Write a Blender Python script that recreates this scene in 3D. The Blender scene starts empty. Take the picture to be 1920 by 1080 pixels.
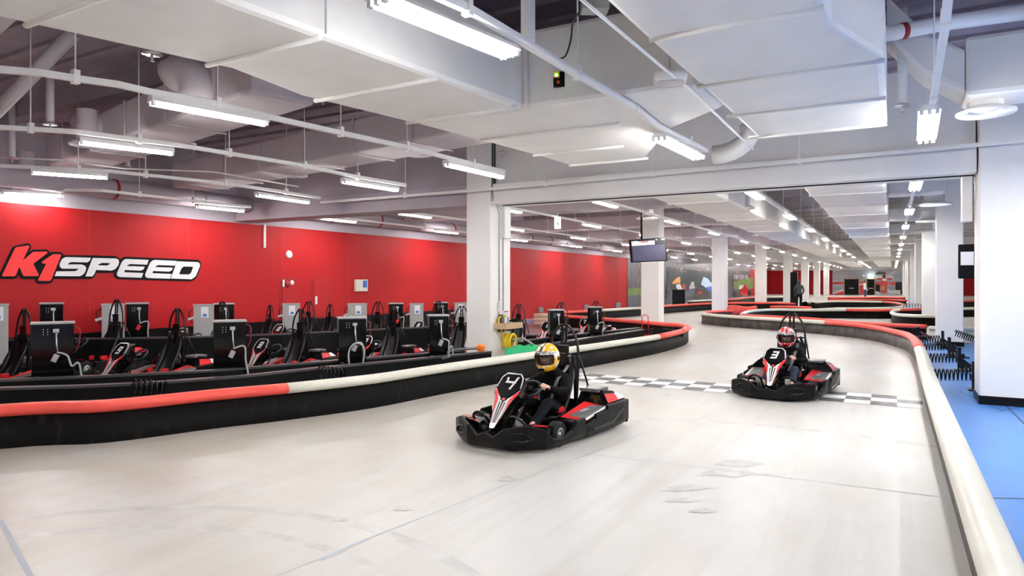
EXPO = 2.0
import bpy, bmesh, math, random
from mathutils import Vector, Matrix, Euler
R = math.radians
random.seed(7)
SC = bpy.context.scene
COL = SC.collection
# ------------------------------------------------------------------ camera geometry
F, H, HY = 1260.0, 1.65, 528.0
YAW = R(29.5)
SN, CS = math.sin(YAW), math.cos(YAW)
def dr(x):
    t = (x - 960) / F
    return (-SN + CS * t, CS + SN * t)
def pd(x, y, D):                      # point at depth D
    a, b = dr(x); return Vector((a * D, b * D, H - (y - HY) * D / F))
def pz(x, y, z=0.0):                  # point at height z
    return pd(x, y, (H - z) * F / (y - HY))
def pX(x, y, X):                      # point on the plane X
    return pd(x, y, X / dr(x)[0])
def pY(x, y, Y):
    return pd(x, y, Y / dr(x)[1])
cd = bpy.data.cameras.new('camera'); cam = bpy.data.objects.new('camera', cd); COL.objects.link(cam)
cam.location = (0, 0, H); cam.rotation_euler = (R(90), 0, YAW)
cd.sensor_width = 36; cd.lens = 36 * F / 1920; cd.shift_y = -(540 - HY) / 1920; cd.clip_end = 300; cd.clip_start = 0.05
SC.camera = cam
# ------------------------------------------------------------------ materials
MT = {}
def mat(name, col, rough=0.5, metal=0.0, var=0.0, scale=4.0, bump=0.0, emit=0.0, spec=0.5, coat=0.0, alpha=1.0, trans=0.0, vs=None):
    if name in MT: return MT[name]
    m = bpy.data.materials.new(name); m.use_nodes = True
    nt = m.node_tree; b = nt.nodes['Principled BSDF']
    c4 = (*col, 1)
    b.inputs['Base Color'].default_value = c4
    b.inputs['Roughness'].default_value = rough; b.inputs['Metallic'].default_value = metal
    b.inputs['Specular IOR Level'].default_value = spec; b.inputs['Coat Weight'].default_value = coat
    b.inputs['Alpha'].default_value = alpha; b.inputs['Transmission Weight'].default_value = trans
    if emit: b.inputs['Emission Color'].default_value = c4; b.inputs['Emission Strength'].default_value = emit
    if var or bump:
        tc = nt.nodes.new('ShaderNodeTexCoord'); no = nt.nodes.new('ShaderNodeTexNoise')
        no.inputs['Scale'].default_value = scale; no.inputs['Detail'].default_value = 6
        mp = nt.nodes.new('ShaderNodeMapping'); nt.links.new(tc.outputs['Object'], mp.inputs['Vector'])
        if vs: mp.inputs['Scale'].default_value = vs
        nt.links.new(mp.outputs['Vector'], no.inputs['Vector'])
        if var:
            rp = nt.nodes.new('ShaderNodeValToRGB')
            rp.color_ramp.elements[0].position = .3; rp.color_ramp.elements[1].position = .7
            rp.color_ramp.elements[0].color = (*[max(0, c * (1 - var)) for c in col], 1)
            rp.color_ramp.elements[1].color = (*[min(1, c * (1 + var * .6)) for c in col], 1)
            nt.links.new(no.outputs['Fac'], rp.inputs['Fac']); nt.links.new(rp.outputs['Color'], b.inputs['Base Color'])
        if bump:
            bp = nt.nodes.new('ShaderNodeBump'); bp.inputs['Strength'].default_value = bump; bp.inputs['Distance'].default_value = .02
            nt.links.new(no.outputs['Fac'], bp.inputs['Height']); nt.links.new(bp.outputs['Normal'], b.inputs['Normal'])
    MT[name] = m; return m
white = mat('white_paint', (.88, .87, .85), .55, var=.03, scale=1.5)
duct_m = mat('duct_insulation', (.84, .82, .785), .75, var=.05, scale=2, bump=.5)
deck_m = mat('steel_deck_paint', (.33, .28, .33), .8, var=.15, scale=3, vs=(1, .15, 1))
shaded_white = mat('white_paint_shade_tint', (.47, .42, .47), .8, var=.05, scale=2)  # white paint with the left room's weak lilac light put into its colour
redwall = mat('red_wall_paint', (.41, .008, .011), .6, spec=.25, var=.10, scale=.8, vs=(1, 1, .12))
blackp = mat('black_plastic', (.0045, .0045, .005), .40, var=.3, scale=8, bump=.1, spec=.14)
blackg = mat('black_gloss', (.003, .003, .0035), .12, spec=.3, coat=.12)
blackm = mat('black_metal_tube', (.004, .004, .0045), .25, spec=.4)
rubber = mat('rubber', (.012, .012, .013), .75, var=.2, scale=30, bump=.2, spec=.2)
tred = mat('red_tube_plastic', (.76, .085, .065), .42, var=.08, scale=5, spec=.35)
twhite = mat('cream_tube_plastic', (.68, .67, .58), .38, var=.06, scale=4)
steel = mat('galvanised_steel', (.55, .56, .57), .35, metal=.8)
steelp = mat('brushed_steel_panel', (.40, .40, .40), .5, metal=.35, var=.1, scale=30)
redp = mat('red_decal', (.72, .02, .025), .25, coat=.4)
whitep = mat('white_decal', (.82, .82, .84), .3, coat=.3)
greyp = mat('grey_decal', (.13, .13, .14), .3, coat=.3)
fabric = mat('black_fabric', (.0035, .0035, .004), .85, var=.4, scale=14, bump=.6, spec=.12)
jeans = mat('blue_denim', (.012, .022, .055), .9, var=.3, scale=30)
darkjeans = mat('black_denim', (.005, .007, .010), .9, var=.3, scale=30, spec=.12)
skin = mat('skin', (.72, .42, .32), .5, var=.06, scale=12)
shoe_m = mat('beige_canvas', (.62, .55, .46), .8)
eyew = mat('eye_white', (.8, .8, .8), .3); eyeb = mat('eye_dark', (.02, .015, .01), .3)
visor_m = mat('smoked_visor', (.01, .01, .012), .05, alpha=.45)
lamp_on = mat('fluorescent_glow', (1.0, .985, .965), .5, emit=27)
wood = mat('pale_wood', (.55, .38, .22), .6, var=.2, scale=6, vs=(1, 8, 8))
yellow = mat('yellow_hose', (.85, .62, .02), .4)
green = mat('green_cloth', (.02, .42, .16), .85, bump=.4, var=.1, scale=10)
orange = mat('orange_plastic', (.9, .2, .02), .4)
greycable = mat('grey_cable', (.42, .42, .42), .45)
bluef = mat('blue_floor_paint', (.07, .25, .66), .32, var=.12, scale=1.5)
navy = mat('navy_paint', (.02, .04, .12), .5)
pitfloor = mat('pit_floor', (.16, .06, .06), .5, var=.3, scale=3)
# concrete: pale, blotchy, with tyre-grey streaks along the track
def concrete():
    m = bpy.data.materials.new('track_concrete'); m.use_nodes = True; nt = m.node_tree; N = nt.nodes; L = nt.links
    b = N['Principled BSDF']; b.inputs['Roughness'].default_value = .36
    tc = N.new('ShaderNodeTexCoord')
    def noise(sc, vs, lo, hi, rot=0):
        mp = N.new('ShaderNodeMapping'); mp.inputs['Scale'].default_value = vs; mp.inputs['Rotation'].default_value = (0, 0, rot)
        L.new(tc.outputs['Object'], mp.inputs['Vector'])
        n = N.new('ShaderNodeTexNoise'); n.inputs['Scale'].default_value = sc; n.inputs['Detail'].default_value = 8; n.inputs['Roughness'].default_value = .6
        L.new(mp.outputs['Vector'], n.inputs['Vector'])
        r = N.new('ShaderNodeMapRange'); r.inputs['From Min'].default_value = lo; r.inputs['From Max'].default_value = hi
        L.new(n.outputs['Fac'], r.inputs['Value']); return r.outputs['Result']
    def mix(f, a, bb, fac=1.0):
        mx = N.new('ShaderNodeMix'); mx.data_type = 'RGBA'
        ml = N.new('ShaderNodeMath'); ml.operation = 'MULTIPLY'; ml.inputs[1].default_value = fac; L.new(f, ml.inputs[0]); L.new(ml.outputs[0], mx.inputs['Factor'])
        if isinstance(a, tuple): mx.inputs['A'].default_value = (*a, 1)
        else: L.new(a, mx.inputs['A'])
        mx.inputs['B'].default_value = (*bb, 1)
        return mx.outputs['Result']
    c = mix(noise(.5, (1, .6, 1), .42, .68), (.59, .585, .57), (.49, .455, .40))
    c = mix(noise(1.3, (2.2, .35, 1), .5, .75, R(-12)), c, (.44, .40, .35), .6)
    c = mix(noise(60, (1, 1, 1), .35, .75), c, (.55, .53, .5), .25)
    c = mix(noise(2.2, (1.0, 1.6, 1), .66, .74), c, (.42, .40, .38), .6)
    sx = N.new('ShaderNodeSeparateXYZ'); L.new(tc.outputs['Object'], sx.inputs[0])
    mr = N.new('ShaderNodeMapRange'); mr.inputs['From Min'].default_value = -2.2; mr.inputs['From Max'].default_value = -6.0; L.new(sx.outputs['X'], mr.inputs['Value'])
    mu_ = N.new('ShaderNodeMath'); mu_.operation = 'MULTIPLY'; L.new(mr.outputs['Result'], mu_.inputs[0]); L.new(noise(.9, (.5, 1.3, 1), .35, .62, R(30)), mu_.inputs[1])
    c = mix(mu_.outputs[0], c, (.46, .40, .325), .75)
    c = mix(noise(2.0, (3.0, .12, 1), .52, .8, R(20)), c, (.42, .39, .35), .5)
    L.new(c, b.inputs['Base Color'])
    bp = N.new('ShaderNodeBump'); bp.inputs['Strength'].default_value = .08; L.new(noise(80, (1, 1, 1), .2, .8), bp.inputs['Height']); L.new(bp.outputs['Normal'], b.inputs['Normal'])
    return m
conc = concrete()
def worn(name, a, bcol, sc, lo, hi, vs=(1, 1, 1), rough=.4, spec=.5):
    m = bpy.data.materials.new(name); m.use_nodes = True; nt = m.node_tree; N = nt.nodes; L = nt.links; b = N['Principled BSDF']
    b.inputs['Roughness'].default_value = rough; b.inputs['Specular IOR Level'].default_value = spec
    tc = N.new('ShaderNodeTexCoord'); mp = N.new('ShaderNodeMapping'); mp.inputs['Scale'].default_value = vs; L.new(tc.outputs['Object'], mp.inputs['Vector'])
    n = N.new('ShaderNodeTexNoise'); n.inputs['Scale'].default_value = sc; n.inputs['Detail'].default_value = 8; L.new(mp.outputs['Vector'], n.inputs['Vector'])
    r = N.new('ShaderNodeValToRGB'); r.color_ramp.elements[0].position = lo; r.color_ramp.elements[1].position = hi
    r.color_ramp.elements[0].color = (*a, 1); r.color_ramp.elements[1].color = (*bcol, 1)
    L.new(n.outputs['Fac'], r.inputs['Fac']); L.new(r.outputs['Color'], b.inputs['Base Color']); return m
check_b = worn('worn_black_floor_paint', (.03, .03, .035), (.5, .5, .5), 9, .48, .78, (.7, 2, 1))
check_w = mat('white_floor_paint', (.86, .86, .87), .4)
barrier_m = worn('scuffed_black_panel', (.0045, .0042, .004), (.035, .032, .029), 9, .58, .95, (1, 1, .5), .55, .08)
barrier_g = worn('scuffed_grey_panel', (.022, .020, .018), (.11, .10, .09), 5, .40, .80, (1, 1, .6), .45, .3)
crack_m = mat('filled_joint', (.42, .46, .52), .6)
skid_m = worn('faint_tyre_mark', (.46, .45, .43), (.56, .55, .53), 5, .40, .62)
spot_m = worn('grey_scuff', (.43, .42, .40), (.57, .56, .54), 7, .38, .66)
crowd_m = worn('mural_grandstand', (.02, .02, .03), (.15, .09, .115), 3.2, .45, .72, (1, 1.2, .5))
hgrey_m = worn('mural_speed_blur', (.34, .36, .42), (.62, .64, .70), .5, .35, .7, (.4, 1, 4))
# ------------------------------------------------------------------ mesh builder
class MB:
    def __init__(s): s.v = []; s.f = []; s.m = []; s.s = []
    def add(s, vs, fs, mi=0, sm=False):
        o = len(s.v); s.v += [tuple(v) for v in vs]
        for f in fs: s.f.append([o + i for i in f]); s.m.append(mi); s.s.append(sm)
        return s
    def box(s, c, d, M=None, mi=0, taper=1.0):
        x, y, z = [k / 2 for k in d]; c = Vector(c)
        vs = []
        for sz in (-1, 1):
            t = taper if sz > 0 else 1
            for sx, sy in ((-1, -1), (1, -1), (1, 1), (-1, 1)):
                p = Vector((sx * x * t, sy * y * t, sz * z))
                vs.append((M @ p if M else p) + c)
        return s.add(vs, [(3, 2, 1, 0), (4, 5, 6, 7), (0, 1, 5, 4), (1, 2, 6, 5), (2, 3, 7, 6), (3, 0, 4, 7)], mi)
    def bx(s, x0, x1, y0, y1, z0, z1, mi=0):
        return s.box(((x0 + x1) / 2, (y0 + y1) / 2, (z0 + z1) / 2), (abs(x1 - x0), abs(y1 - y0), abs(z1 - z0)), None, mi)
    def tube(s, pts, r, n=8, mi=0, closed=False, caps=True, squash=None):
        pts = [Vector(p) for p in pts]; k = len(pts); vs = []; fs = []
        rs = r if isinstance(r, (list, tuple)) else [r] * k
        up = Vector((0, 0, 1)); pu = None
        for i, p in enumerate(pts):
            a = pts[(i - 1) % k] if closed else pts[max(i - 1, 0)]; b = pts[(i + 1) % k] if closed else pts[min(i + 1, k - 1)]
            t = (b - a);
            if t.length < 1e-9: t = Vector((0, 0, 1))
            t.normalize()
            if pu is None:
                u = t.cross(up)
                if u.length < .05: u = t.cross(Vector((1, 0, 0)))
            else:
                u = pu - t * pu.dot(t)
            u.normalize(); w = t.cross(u); pu = u
            for j in range(n):
                an = 2 * math.pi * j / n + (math.pi / n if n == 4 else 0)
                vs.append(p + (u * math.cos(an) + w * math.sin(an)) * rs[i])
        m = k if closed else k - 1
        for i in range(m):
            for j in range(n):
                a = i * n + j; b = i * n + (j + 1) % n; c = ((i + 1) % k) * n + (j + 1) % n; d = ((i + 1) % k) * n + j
                fs.append((a, b, c, d))
        s.add(vs, fs, mi, n > 4)
        if caps and not closed:
            s.add(vs[:n], [tuple(range(n))], mi); s.add(vs[-n:], [tuple(range(n))], mi)
        return s
    def lathe(s, prof, M, n=20, mi=0, sm=True):   # prof: (r, h)
        vs = []; fs = []
        for r, h in prof:
            for j in range(n):
                a = 2 * math.pi * j / n; vs.append(M @ Vector((r * math.cos(a), r * math.sin(a), h)))
        for i in range(len(prof) - 1):
            for j in range(n): fs.append((i * n + j, i * n + (j + 1) % n, (i + 1) * n + (j + 1) % n, (i + 1) * n + j))
        return s.add(vs, fs, mi, sm)
    def prism(s, poly, thick, mi=0, mside=None):    # poly: 3d planar points; thick: Vector offset backwards
        n = len(poly); vs = [Vector(p) for p in poly] + [Vector(p) + thick for p in poly]
        s.add(vs, [tuple(range(n))], mi)
        s.add(vs, [tuple(range(2 * n - 1, n - 1, -1))] + [(i, (i + 1) % n, n + (i + 1) % n, n + i) for i in range(n)], mi if mside is None else mside)
        return s
    def grid(s, rows, mi=0, sm=True, closed=False):
        n = len(rows[0]); vs = [p for r in rows for p in r]; fs = []
        for i in range(len(rows) - 1):
            for j in range(n if closed else n - 1): fs.append((i * n + j, i * n + (j + 1) % n, (i + 1) * n + (j + 1) % n, (i + 1) * n + j))
        return s.add(vs, fs, mi, sm)
    def build(s, name, mats, parent=None, bevel=0, solid=0, label=None, loc=None, fix=True):
        me = bpy.data.meshes.new(name); me.from_pydata(s.v, [], s.f)
        if not isinstance(mats, (list, tuple)): mats = [mats]
        for m in mats: me.materials.append(m)
        for i, p in enumerate(me.polygons): p.material_index = min(s.m[i], len(mats) - 1); p.use_smooth = s.s[i]
        if fix:
            bm = bmesh.new(); bm.from_mesh(me); bmesh.ops.remove_doubles(bm, verts=bm.verts, dist=1e-5)
            bmesh.ops.recalc_face_normals(bm, faces=bm.faces); bm.to_mesh(me); bm.free()
        o = bpy.data.objects.new(name, me); COL.objects.link(o)
        if parent is not None: o.parent = parent
        if loc is not None:
            o.location = loc
            me.transform(Matrix.Translation(-Vector(loc)))
        if solid:
            md = o.modifiers.new('solid', 'SOLIDIFY'); md.thickness = solid; md.offset = 0
        if bevel:
            md = o.modifiers.new('bevel', 'BEVEL'); md.width = bevel; md.segments = 2; md.limit_method = 'ANGLE'
        if label: o['label'] = label
        return o
def tag(o, label, cat, group=None):
    o['label'] = label; o['category'] = cat
    if group: o['group'] = group
    return o
def struct(o): o['kind'] = 'structure'; return o
def thing(name, label, cat, loc=(0, 0, 0), rz=0.0, group=None):
    o = bpy.data.objects.new(name, None); COL.objects.link(o); o.location = loc; o.rotation_euler = (0, 0, rz)
    o.empty_display_size = .2
    return tag(o, label, cat, group)
def dup(root, loc=None, rz=None, label=None, group=None, scale=None):
    def cp(o, par):
        c = o.copy(); COL.objects.link(c)
        if par is not None: c.parent = par
        for ch in [k for k in ALLCH.get(o.name, [])]: cp(ch, c)
        return c
    r = cp(root, None)
    if loc is not None: r.location = loc
    if rz is not None: r.rotation_euler = (0, 0, rz)
    if scale is not None: r.scale = scale
    if label: r['label'] = label
    if group: r['group'] = group
    return r
ALLCH = {}
def freeze(root):                        # remember the family tree before copying
    def w(o):
        ALLCH[o.name] = list(o.children)
        for c in o.children: w(c)
    w(root)
def text_mesh(txt, size, M, mb, mi=0, shear=.0, bold=0.0, align='CENTER'):
    cu = bpy.data.curves.new('t', 'FONT'); cu.body = txt; cu.size = size; cu.shear = shear; cu.offset = bold; cu.align_x = align; cu.align_y = 'CENTER'; cu.resolution_u = 3
    o = bpy.data.objects.new('t', cu); COL.objects.link(o)
    dg = bpy.context.evaluated_depsgraph_get(); me = bpy.data.meshes.new_from_object(o.evaluated_get(dg))
    mb.add([M @ v.co for v in me.vertices], [tuple(p.vertices) for p in me.polygons], mi)
    bpy.data.objects.remove(o); bpy.data.curves.remove(cu); bpy.data.meshes.remove(me)
def smooth(pts, n=6):
    pts = [Vector(p) for p in pts]; out = []
    for i in range(len(pts) - 1):
        p0 = pts[max(i - 1, 0)]; p1 = pts[i]; p2 = pts[i + 1]; p3 = pts[min(i + 2, len(pts) - 1)]
        for k in range(n):
            t = k / n
            out.append(.5 * ((2 * p1) + (p2 - p0) * t + (2 * p0 - 5 * p1 + 4 * p2 - p3) * t * t + (3 * p1 - p0 - 3 * p2 + p3) * t ** 3))
    out.append(pts[-1]); return out
# ================================================================== KART
def SEG(ch):
    return {'0': 'abcdef', '1': 'bc', '2': 'abged', '3': 'abgcd', '4': 'fgbc', '5': 'afgcd', '6': 'afgedc', '7': 'abc', '8': 'abcdefg', '9': 'abcdfg'}[ch]
def digit(mb, S, ch, cx, cy, w, h, mi, th=None, sh=.25):
    th = th or w * .30
    x0, x1, y0, y1, ym = cx - w / 2, cx + w / 2, cy - h / 2, cy + h / 2, cy
    R_ = {'a': (x0, x1, y1 - th, y1), 'd': (x0, x1, y0, y0 + th), 'g': (x0, x1, ym - th / 2, ym + th / 2),
          'f': (x0, x0 + th, ym, y1), 'b': (x1 - th, x1, ym, y1), 'e': (x0, x0 + th, y0, ym), 'c': (x1 - th, x1, y0, ym)}
    for s in SEG(ch):
        a, b, c, d = R_[s]
        mb.add([S(px + sh * (py - cy), py) for px, py in ((a, c), (b, c), (b, d), (a, d))], [(0, 1, 2, 3)], mi)
NB = Vector((0, -.85, .20)); NU = Vector((0, .42, .50)); NL = NU.length; NU.normalize(); NN = Vector((0, -NU.z, NU.y))
def NS(v, w, off=0.0): return NB + NU * w + Vector((v, 0, 0)) + NN * off
def mir(h): return h + [(-a, b) for a, b in reversed(h)]
NOSE_H = [(.036, .0), (.055, .10), (.092, .26), (.125, .36), (.155, .40), (.165, .47), (.142, .60), (.095, .653)]
def make_kart(num, label, group=None, detail=True, name='go_kart'):
    t = thing(name, label, 'kart', group=group)
    # ---- black plastic bumper all round: outer profile with its height line
    P = [(.0, -.975, .185), (.10, -.975, .15), (.22, -.96, .235), (.42, -.84, .275), (.56, -.72, .23), (.59, -.62, .13), (.605, -.46, .11), (.615, -.30, .16),
         (.62, -.22, .24), (.62, -.05, .245)]
    mb = MB()
    def shell(pts, zb=.035, th=.035):
        rows = []
        for i, (x, y, z) in enumerate(pts):
            a = pts[max(i - 1, 0)]; b = pts[min(i + 1, len(pts) - 1)]
            d = Vector((b[0] - a[0], b[1] - a[1], 0)); d.normalize(); n = Vector((-d.y, d.x, 0))
            if n.dot(Vector((x, y, 0))) > 0: n = -n
            p = Vector((x, y, 0)); q = p * 1.0
            rows.append([p + n * .03 + Vector((0, 0, zb)), q + Vector((0, 0, zb + .05)), q + Vector((0, 0, z - .012)), q + n * .012 + Vector((0, 0, z)), q + n * th + Vector((0, 0, z)), q + n * th + Vector((0, 0, zb))])
        return rows
    full = [(-x, y, z) for x, y, z in reversed(P[1:])] + P
    mb.grid(shell(full), 0, False)
    mb.build('front_bumper', blackp, t)
    # bumper openings (front ring bars)
    for s in (-1, 1):
        mb = MB()
        mb.tube([(s * .16, -.955, .12), (s * .40, -.865, .12), (s * .47, -.81, .15), (s * .40, -.865, .20), (s * .18, -.955, .19)], .012, 6, 0, closed=True)
        mb.build('bumper_slot_trim', blackg, t)
    for s in (-1, 1):
        Q = [(.62, -.05, .16), (.63, .02, .17), (.635, .16, .20), (.635, .17, .245), (.64, .42, .265), (.64, .43, .305), (.64, .80, .30), (.625, .965, .295)]
        mb = MB(); mb.grid(shell([(s * x, y, z) for x, y, z in Q]), 0, False)
        mb.add([Vector((s * (.642), y, z)) for y, z in ((.1, .09), (.55, .09), (.8, .2), (.8, .23), (.53, .12), (.1, .12))], [tuple(range(6))], 1)
        mb.build('side_bumper', [blackp, blackg], t)
    mb = MB(); mb.grid(shell([(-.625, .965, .295), (-.5, .975, .25), (0, .975, .22), (.5, .975, .25), (.625, .965, .295)]), 0, False)
    mb.build('rear_bumper', blackp, t)
    mb = MB(); mb.bx(-.36, .36, -.85, .9, .045, .065); mb.bx(-.56, .56, -.02, .9, .05, .07)
    mb.build('floor_tray', blackp, t)
    mb = MB()
    for s in (-1, 1):
        mb.tube(smooth([(s * .2, -.80, .09), (s * .24, -.4, .09), (s * .30, .0, .09), (s * .32, .85, .1)], 3), .016, 6)
        mb.tube([(s * .1, -.42, .09), (s * .34, -.42, .12), (s * .44, -.42, .13)], .014, 6)
    mb.build('chassis_frame', blackm, t)
    # ---- nose cone
    outl = mir(NOSE_H)
    back = [(v * .8, w) for v, w in outl]
    mb = MB(); n = len(outl)
    fr = [NS(v, w) for v, w in outl]; bk = [NS(v * 1.0, w * .97 + .005, -.055) for v, w in outl]
    b2 = [NS(v * .72, .02 + w * .92, -.16 - .05 * (w / .65)) for v, w in outl]
    mb.add(fr, [tuple(range(n))], 0); mb.grid([fr + [fr[0]], bk + [bk[0]]], 0, False); mb.grid([bk + [bk[0]], b2 + [b2[0]]], 0, True)
    mb.add(b2, [tuple(range(n - 1, -1, -1))], 0)
    nose = mb.build('nose_cone', [blackg], t, bevel=.004)
    mb = MB()
    def poly(pts, mi, off):
        mb.add([NS(v, w, off) for v, w in pts], [tuple(range(len(pts)))], mi)
    poly(mir([(.030, .01), (.050, .11), (.084, .27), (.118, .362), (.146, .405), (.154, .465), (.085, .385), (.045, .345), (.03, .352)]), 1, .003)      # white field
    for s in (-1, 1):
        poly([(s * .150, .412), (s * .153, .455), (s * .098, .40), (s * .066, .33), (s * .050, .15), (s * .088, .275), (s * .122, .362)], 2, .005)   # red wings
        poly([(s * .034, .03), (s * .046, .11), (s * .070, .22), (s * .062, .22), (s * .036, .1)], 2, .0052)
        poly([(s * .012, .06), (s * .018, .06), (s * .040, .30), (s * .026, .30)], 0, .006)
        poly([(s * .135, .47), (s * .155, .475), (s * .134, .598), (s * .088, .645), (s * .0, .645), (0, .632), (s * .08, .632), (s * .12, .59)], 1, .004)   # plate border
    poly([(-.004, .06), (.004, .06), (.010, .31), (-.010, .31)], 0, .006)
    poly([(0, .305), (.045, .33), (.030, .352), (0, .372), (-.030, .352), (-.045, .33)], 0, .007)
    poly([(0, .318), (.026, .333), (0, .352), (-.026, .333)], 2, .008)
    poly([(-.022, .0), (.022, .0), (.03, .05), (-.03, .05)], 3, .006)
    mb.build('nose_graphics', [blackg, whitep, redp, steel], nose, fix=False)
    mb = MB()
    poly(mir([(.035, .365), (.082, .40), (.140, .478), (.122, .590), (.082, .632)]), 0, .007)
    w = .085 if len(num) == 1 else .055
    for i, ch in enumerate(num):
        cx = (i - (len(num) - 1) / 2) * .075
        if num == '4':
            S = lambda a, b: NS(a, b, .012)
            mb.add([S(a, b) for a, b in ((-.062, .585), (-.038, .592), (-.026, .522), (.075, .522), (.065, .545), (-.0, .545) , (-.05, .545))], [(0, 1, 2, 6)], 1)
            mb.add([NS(a, b, .0125) for a, b in ((-.062, .522), (.072, .522), (.066, .546), (-.056, .546))], [(0, 1, 2, 3)], 1)
            mb.add([NS(a, b, .013) for a, b in ((.062, .60), (.090, .60), (.036, .448), (.008, .448))], [(0, 1, 2, 3)], 1)
        else:
            digit(mb, lambda a, b: NS(a, b, .012), ch, cx, .515, w, .125, 1)
    mb.build('number_plate', [blackg, whitep], nose, fix=False)
    # ---- front fairings (black and red shelves beside the nose) and foot hoops
    for s in (-1, 1):
        mb = MB()
        top = [(s * .19, -.80, .225), (s * .38, -.76, .245), (s * .545, -.64, .235), (s * .50, -.50, .225), (s * .30, -.53, .225)]
        mb.prism([Vector(p) for p in top], Vector((0, 0, -.05)), 0)
        mb.add([(s * .38, -.745, .249), (s * .52, -.635, .240), (s * .485, -.56, .234), (s * .36, -.60, .238)], [(0, 1, 2, 3)], 1)
        mb.add([(s * .21, -.79, .2305), (s * .36, -.745, .246), (s * .34, -.72, .243), (s * .22, -.76, .2305)], [(0, 1, 2, 3)], 1)
        mb.build('front_fairing', [blackg, redp], t, fix=False)
        mb = MB(); mb.tube(smooth([(s * .13, -.62, .12), (s * .14, -.74, .27), (s * .22, -.78, .33), (s * .31, -.74, .27), (s * .33, -.60, .12)], 5), .013, 8)
        mb.build('foot_guard_hoop', blackm, t)
        mb = MB(); mb.tube([(s * .20, -.55, .10), (s * .20, -.64, .24)], .010, 6); mb.box((s * .20, -.655, .25), (.07, .02, .07))
        mb.build('pedal', steel, t)
    # ---- wheels
    def wheel(x, y, r, w):
        M = Matrix.Translation((x, y, r)) @ Matrix.Rotation(R(90), 4, 'Y')
        mb = MB(); mb.lathe([(r * .55, -w / 2), (r * .86, -w / 2), (r * .98, -w * .40), (r, -w * .25), (r, w * .25), (r * .98, w * .40), (r * .86, w / 2), (r * .55, w / 2)], M, 24)
        o = mb.build('wheel', rubber, t)
        mb = MB(); mb.lathe([(0, -w * .35), (r * .3, -w * .35), (r * .56, -w * .5), (r * .56, w * .5), (r * .3, w * .35), (0, w * .35)], M, 14)
        mb.lathe([(0, -w * .5), (r * .16, -w * .5), (r * .16, w * .5), (0, w * .5)], M, 8)
        mb.build('rim', steel, o, label='metal wheel rim')
    for s in (-1, 1): wheel(s * .475, -.40, .125, .11); wheel(s * .49, .72, .135, .17)
    # ---- side pods: wedge with red and black panels
    for s in (-1, 1):
        mb = MB()
        a = [(s * .26, .02, .20), (s * .59, .02, .19), (s * .60, .55, .27), (s * .29, .55, .31)]
        lo = [(x, y, .07) for x, y, z in a]
        mb.add(a + lo, [(0, 1, 2, 3), (0, 4, 5, 1), (1, 5, 6, 2), (2, 6, 7, 3), (3, 7, 4, 0)], 0)
        def T(u, v, off): # u across, v along
            p0 = Vector(a[0]).lerp(Vector(a[1]), u); p1 = Vector(a[3]).lerp(Vector(a[2]), u); p = p0.lerp(p1, v); p.z += off; return p
        mb.add([T(*q, .004) for q in ((.05, .0), (.98, .0), (.98, 1), (.05, .9))], [(0, 1, 2, 3)], 1)
        mb.add([T(*q, .006) for q in ((.25, .12), (.85, .12), (.85, .95), (.4, .8))], [(0, 1, 2, 3)], 2)
        mb.add([T(*q, .007) for q in ((.86, .05), (.98, .05), (.98, .97), (.86, .97))], [(0, 1, 2, 3)], 3)
        o = mb.build('side_pod', [blackp, redp, greyp, whitep], t, fix=False)
        if detail:
            mb = MB()
            M = Matrix.Translation(T(.62, .5, .010)) @ Matrix(((0, -s * 1.0, 0, 0), (s * 1.0, 0, 0, 0), (0, .15 * s, 1, 0), (0, 0, 0, 1)))
            M = Matrix.Translation(T(.50, .5, .014)) @ Euler((R(8) , 0, s * R(90))).to_matrix().to_4x4()
            text_mesh('K1SPEED', .055, M, mb, 0, .3, .002)
            mb.build('pod_lettering', whitep, o, fix=False)
        mb = MB()     # ribbed battery box in front of pod
        for k in range(7): mb.bx(s * .36, s * .56, -.13 + k * .022, -.118 + k * .022, .07, .20)
        mb.bx(s * .37, s * .55, -.14, .03, .07, .19); mb.build('battery_vent', blackp, t)
        # rear cover: raised box
        b = [(s * .20, .50, .27), (s * .60, .50, .29), (s * .60, .93, .30), (s * .20, .93, .30)]
        c = [(s * .22, .56, .40), (s * .47, .60, .43), (s * .50, .80, .40), (s * .22, .84, .40)]
        mb = MB(); mb.add(b + c, [(4, 5, 6, 7), (0, 1, 5, 4), (1, 2, 6, 5), (2, 3, 7, 6), (3, 0, 4, 7), (3, 2, 1, 0)], 0)
        mb.add([Vector(b[1]).lerp(Vector(c[1]), .1) + Vector((s * .006, 0, .006)), Vector(b[1]).lerp(Vector(c[1]), .7) + Vector((s * .006, 0, .006)),
                Vector(b[2]).lerp(Vector(c[2]), .7) + Vector((s * .006, 0, .006)), Vector(b[2]).lerp(Vector(c[2]), .1) + Vector((s * .006, 0, .006))], [(0, 1, 2, 3)], 1)
        mb.add([Vector(b[1]).lerp(Vector(c[1]), .12).lerp(Vector(b[2]).lerp(Vector(c[2]), .12), .62) + Vector((s * .009, 0, .009)), Vector(b[1]).lerp(Vector(c[1]), .7).lerp(Vector(b[2]).lerp(Vector(c[2]), .7), .75) + Vector((s * .009, 0, .009)),
                Vector(b[2]).lerp(Vector(c[2]), .7) + Vector((s * .009, 0, .009)), Vector(b[2]).lerp(Vector(c[2]), .1) + Vector((s * .009, 0, .009))], [(0, 1, 2, 3)], 2)
        mb.build('rear_cover', [blackg, redp, whitep], t, fix=False)
        mb = MB(); mb.bx(s * .21, s * .45, .54, .80, .405, .445); mb.build('rear_cover_cap', greyp, t, bevel=.01)
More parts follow.
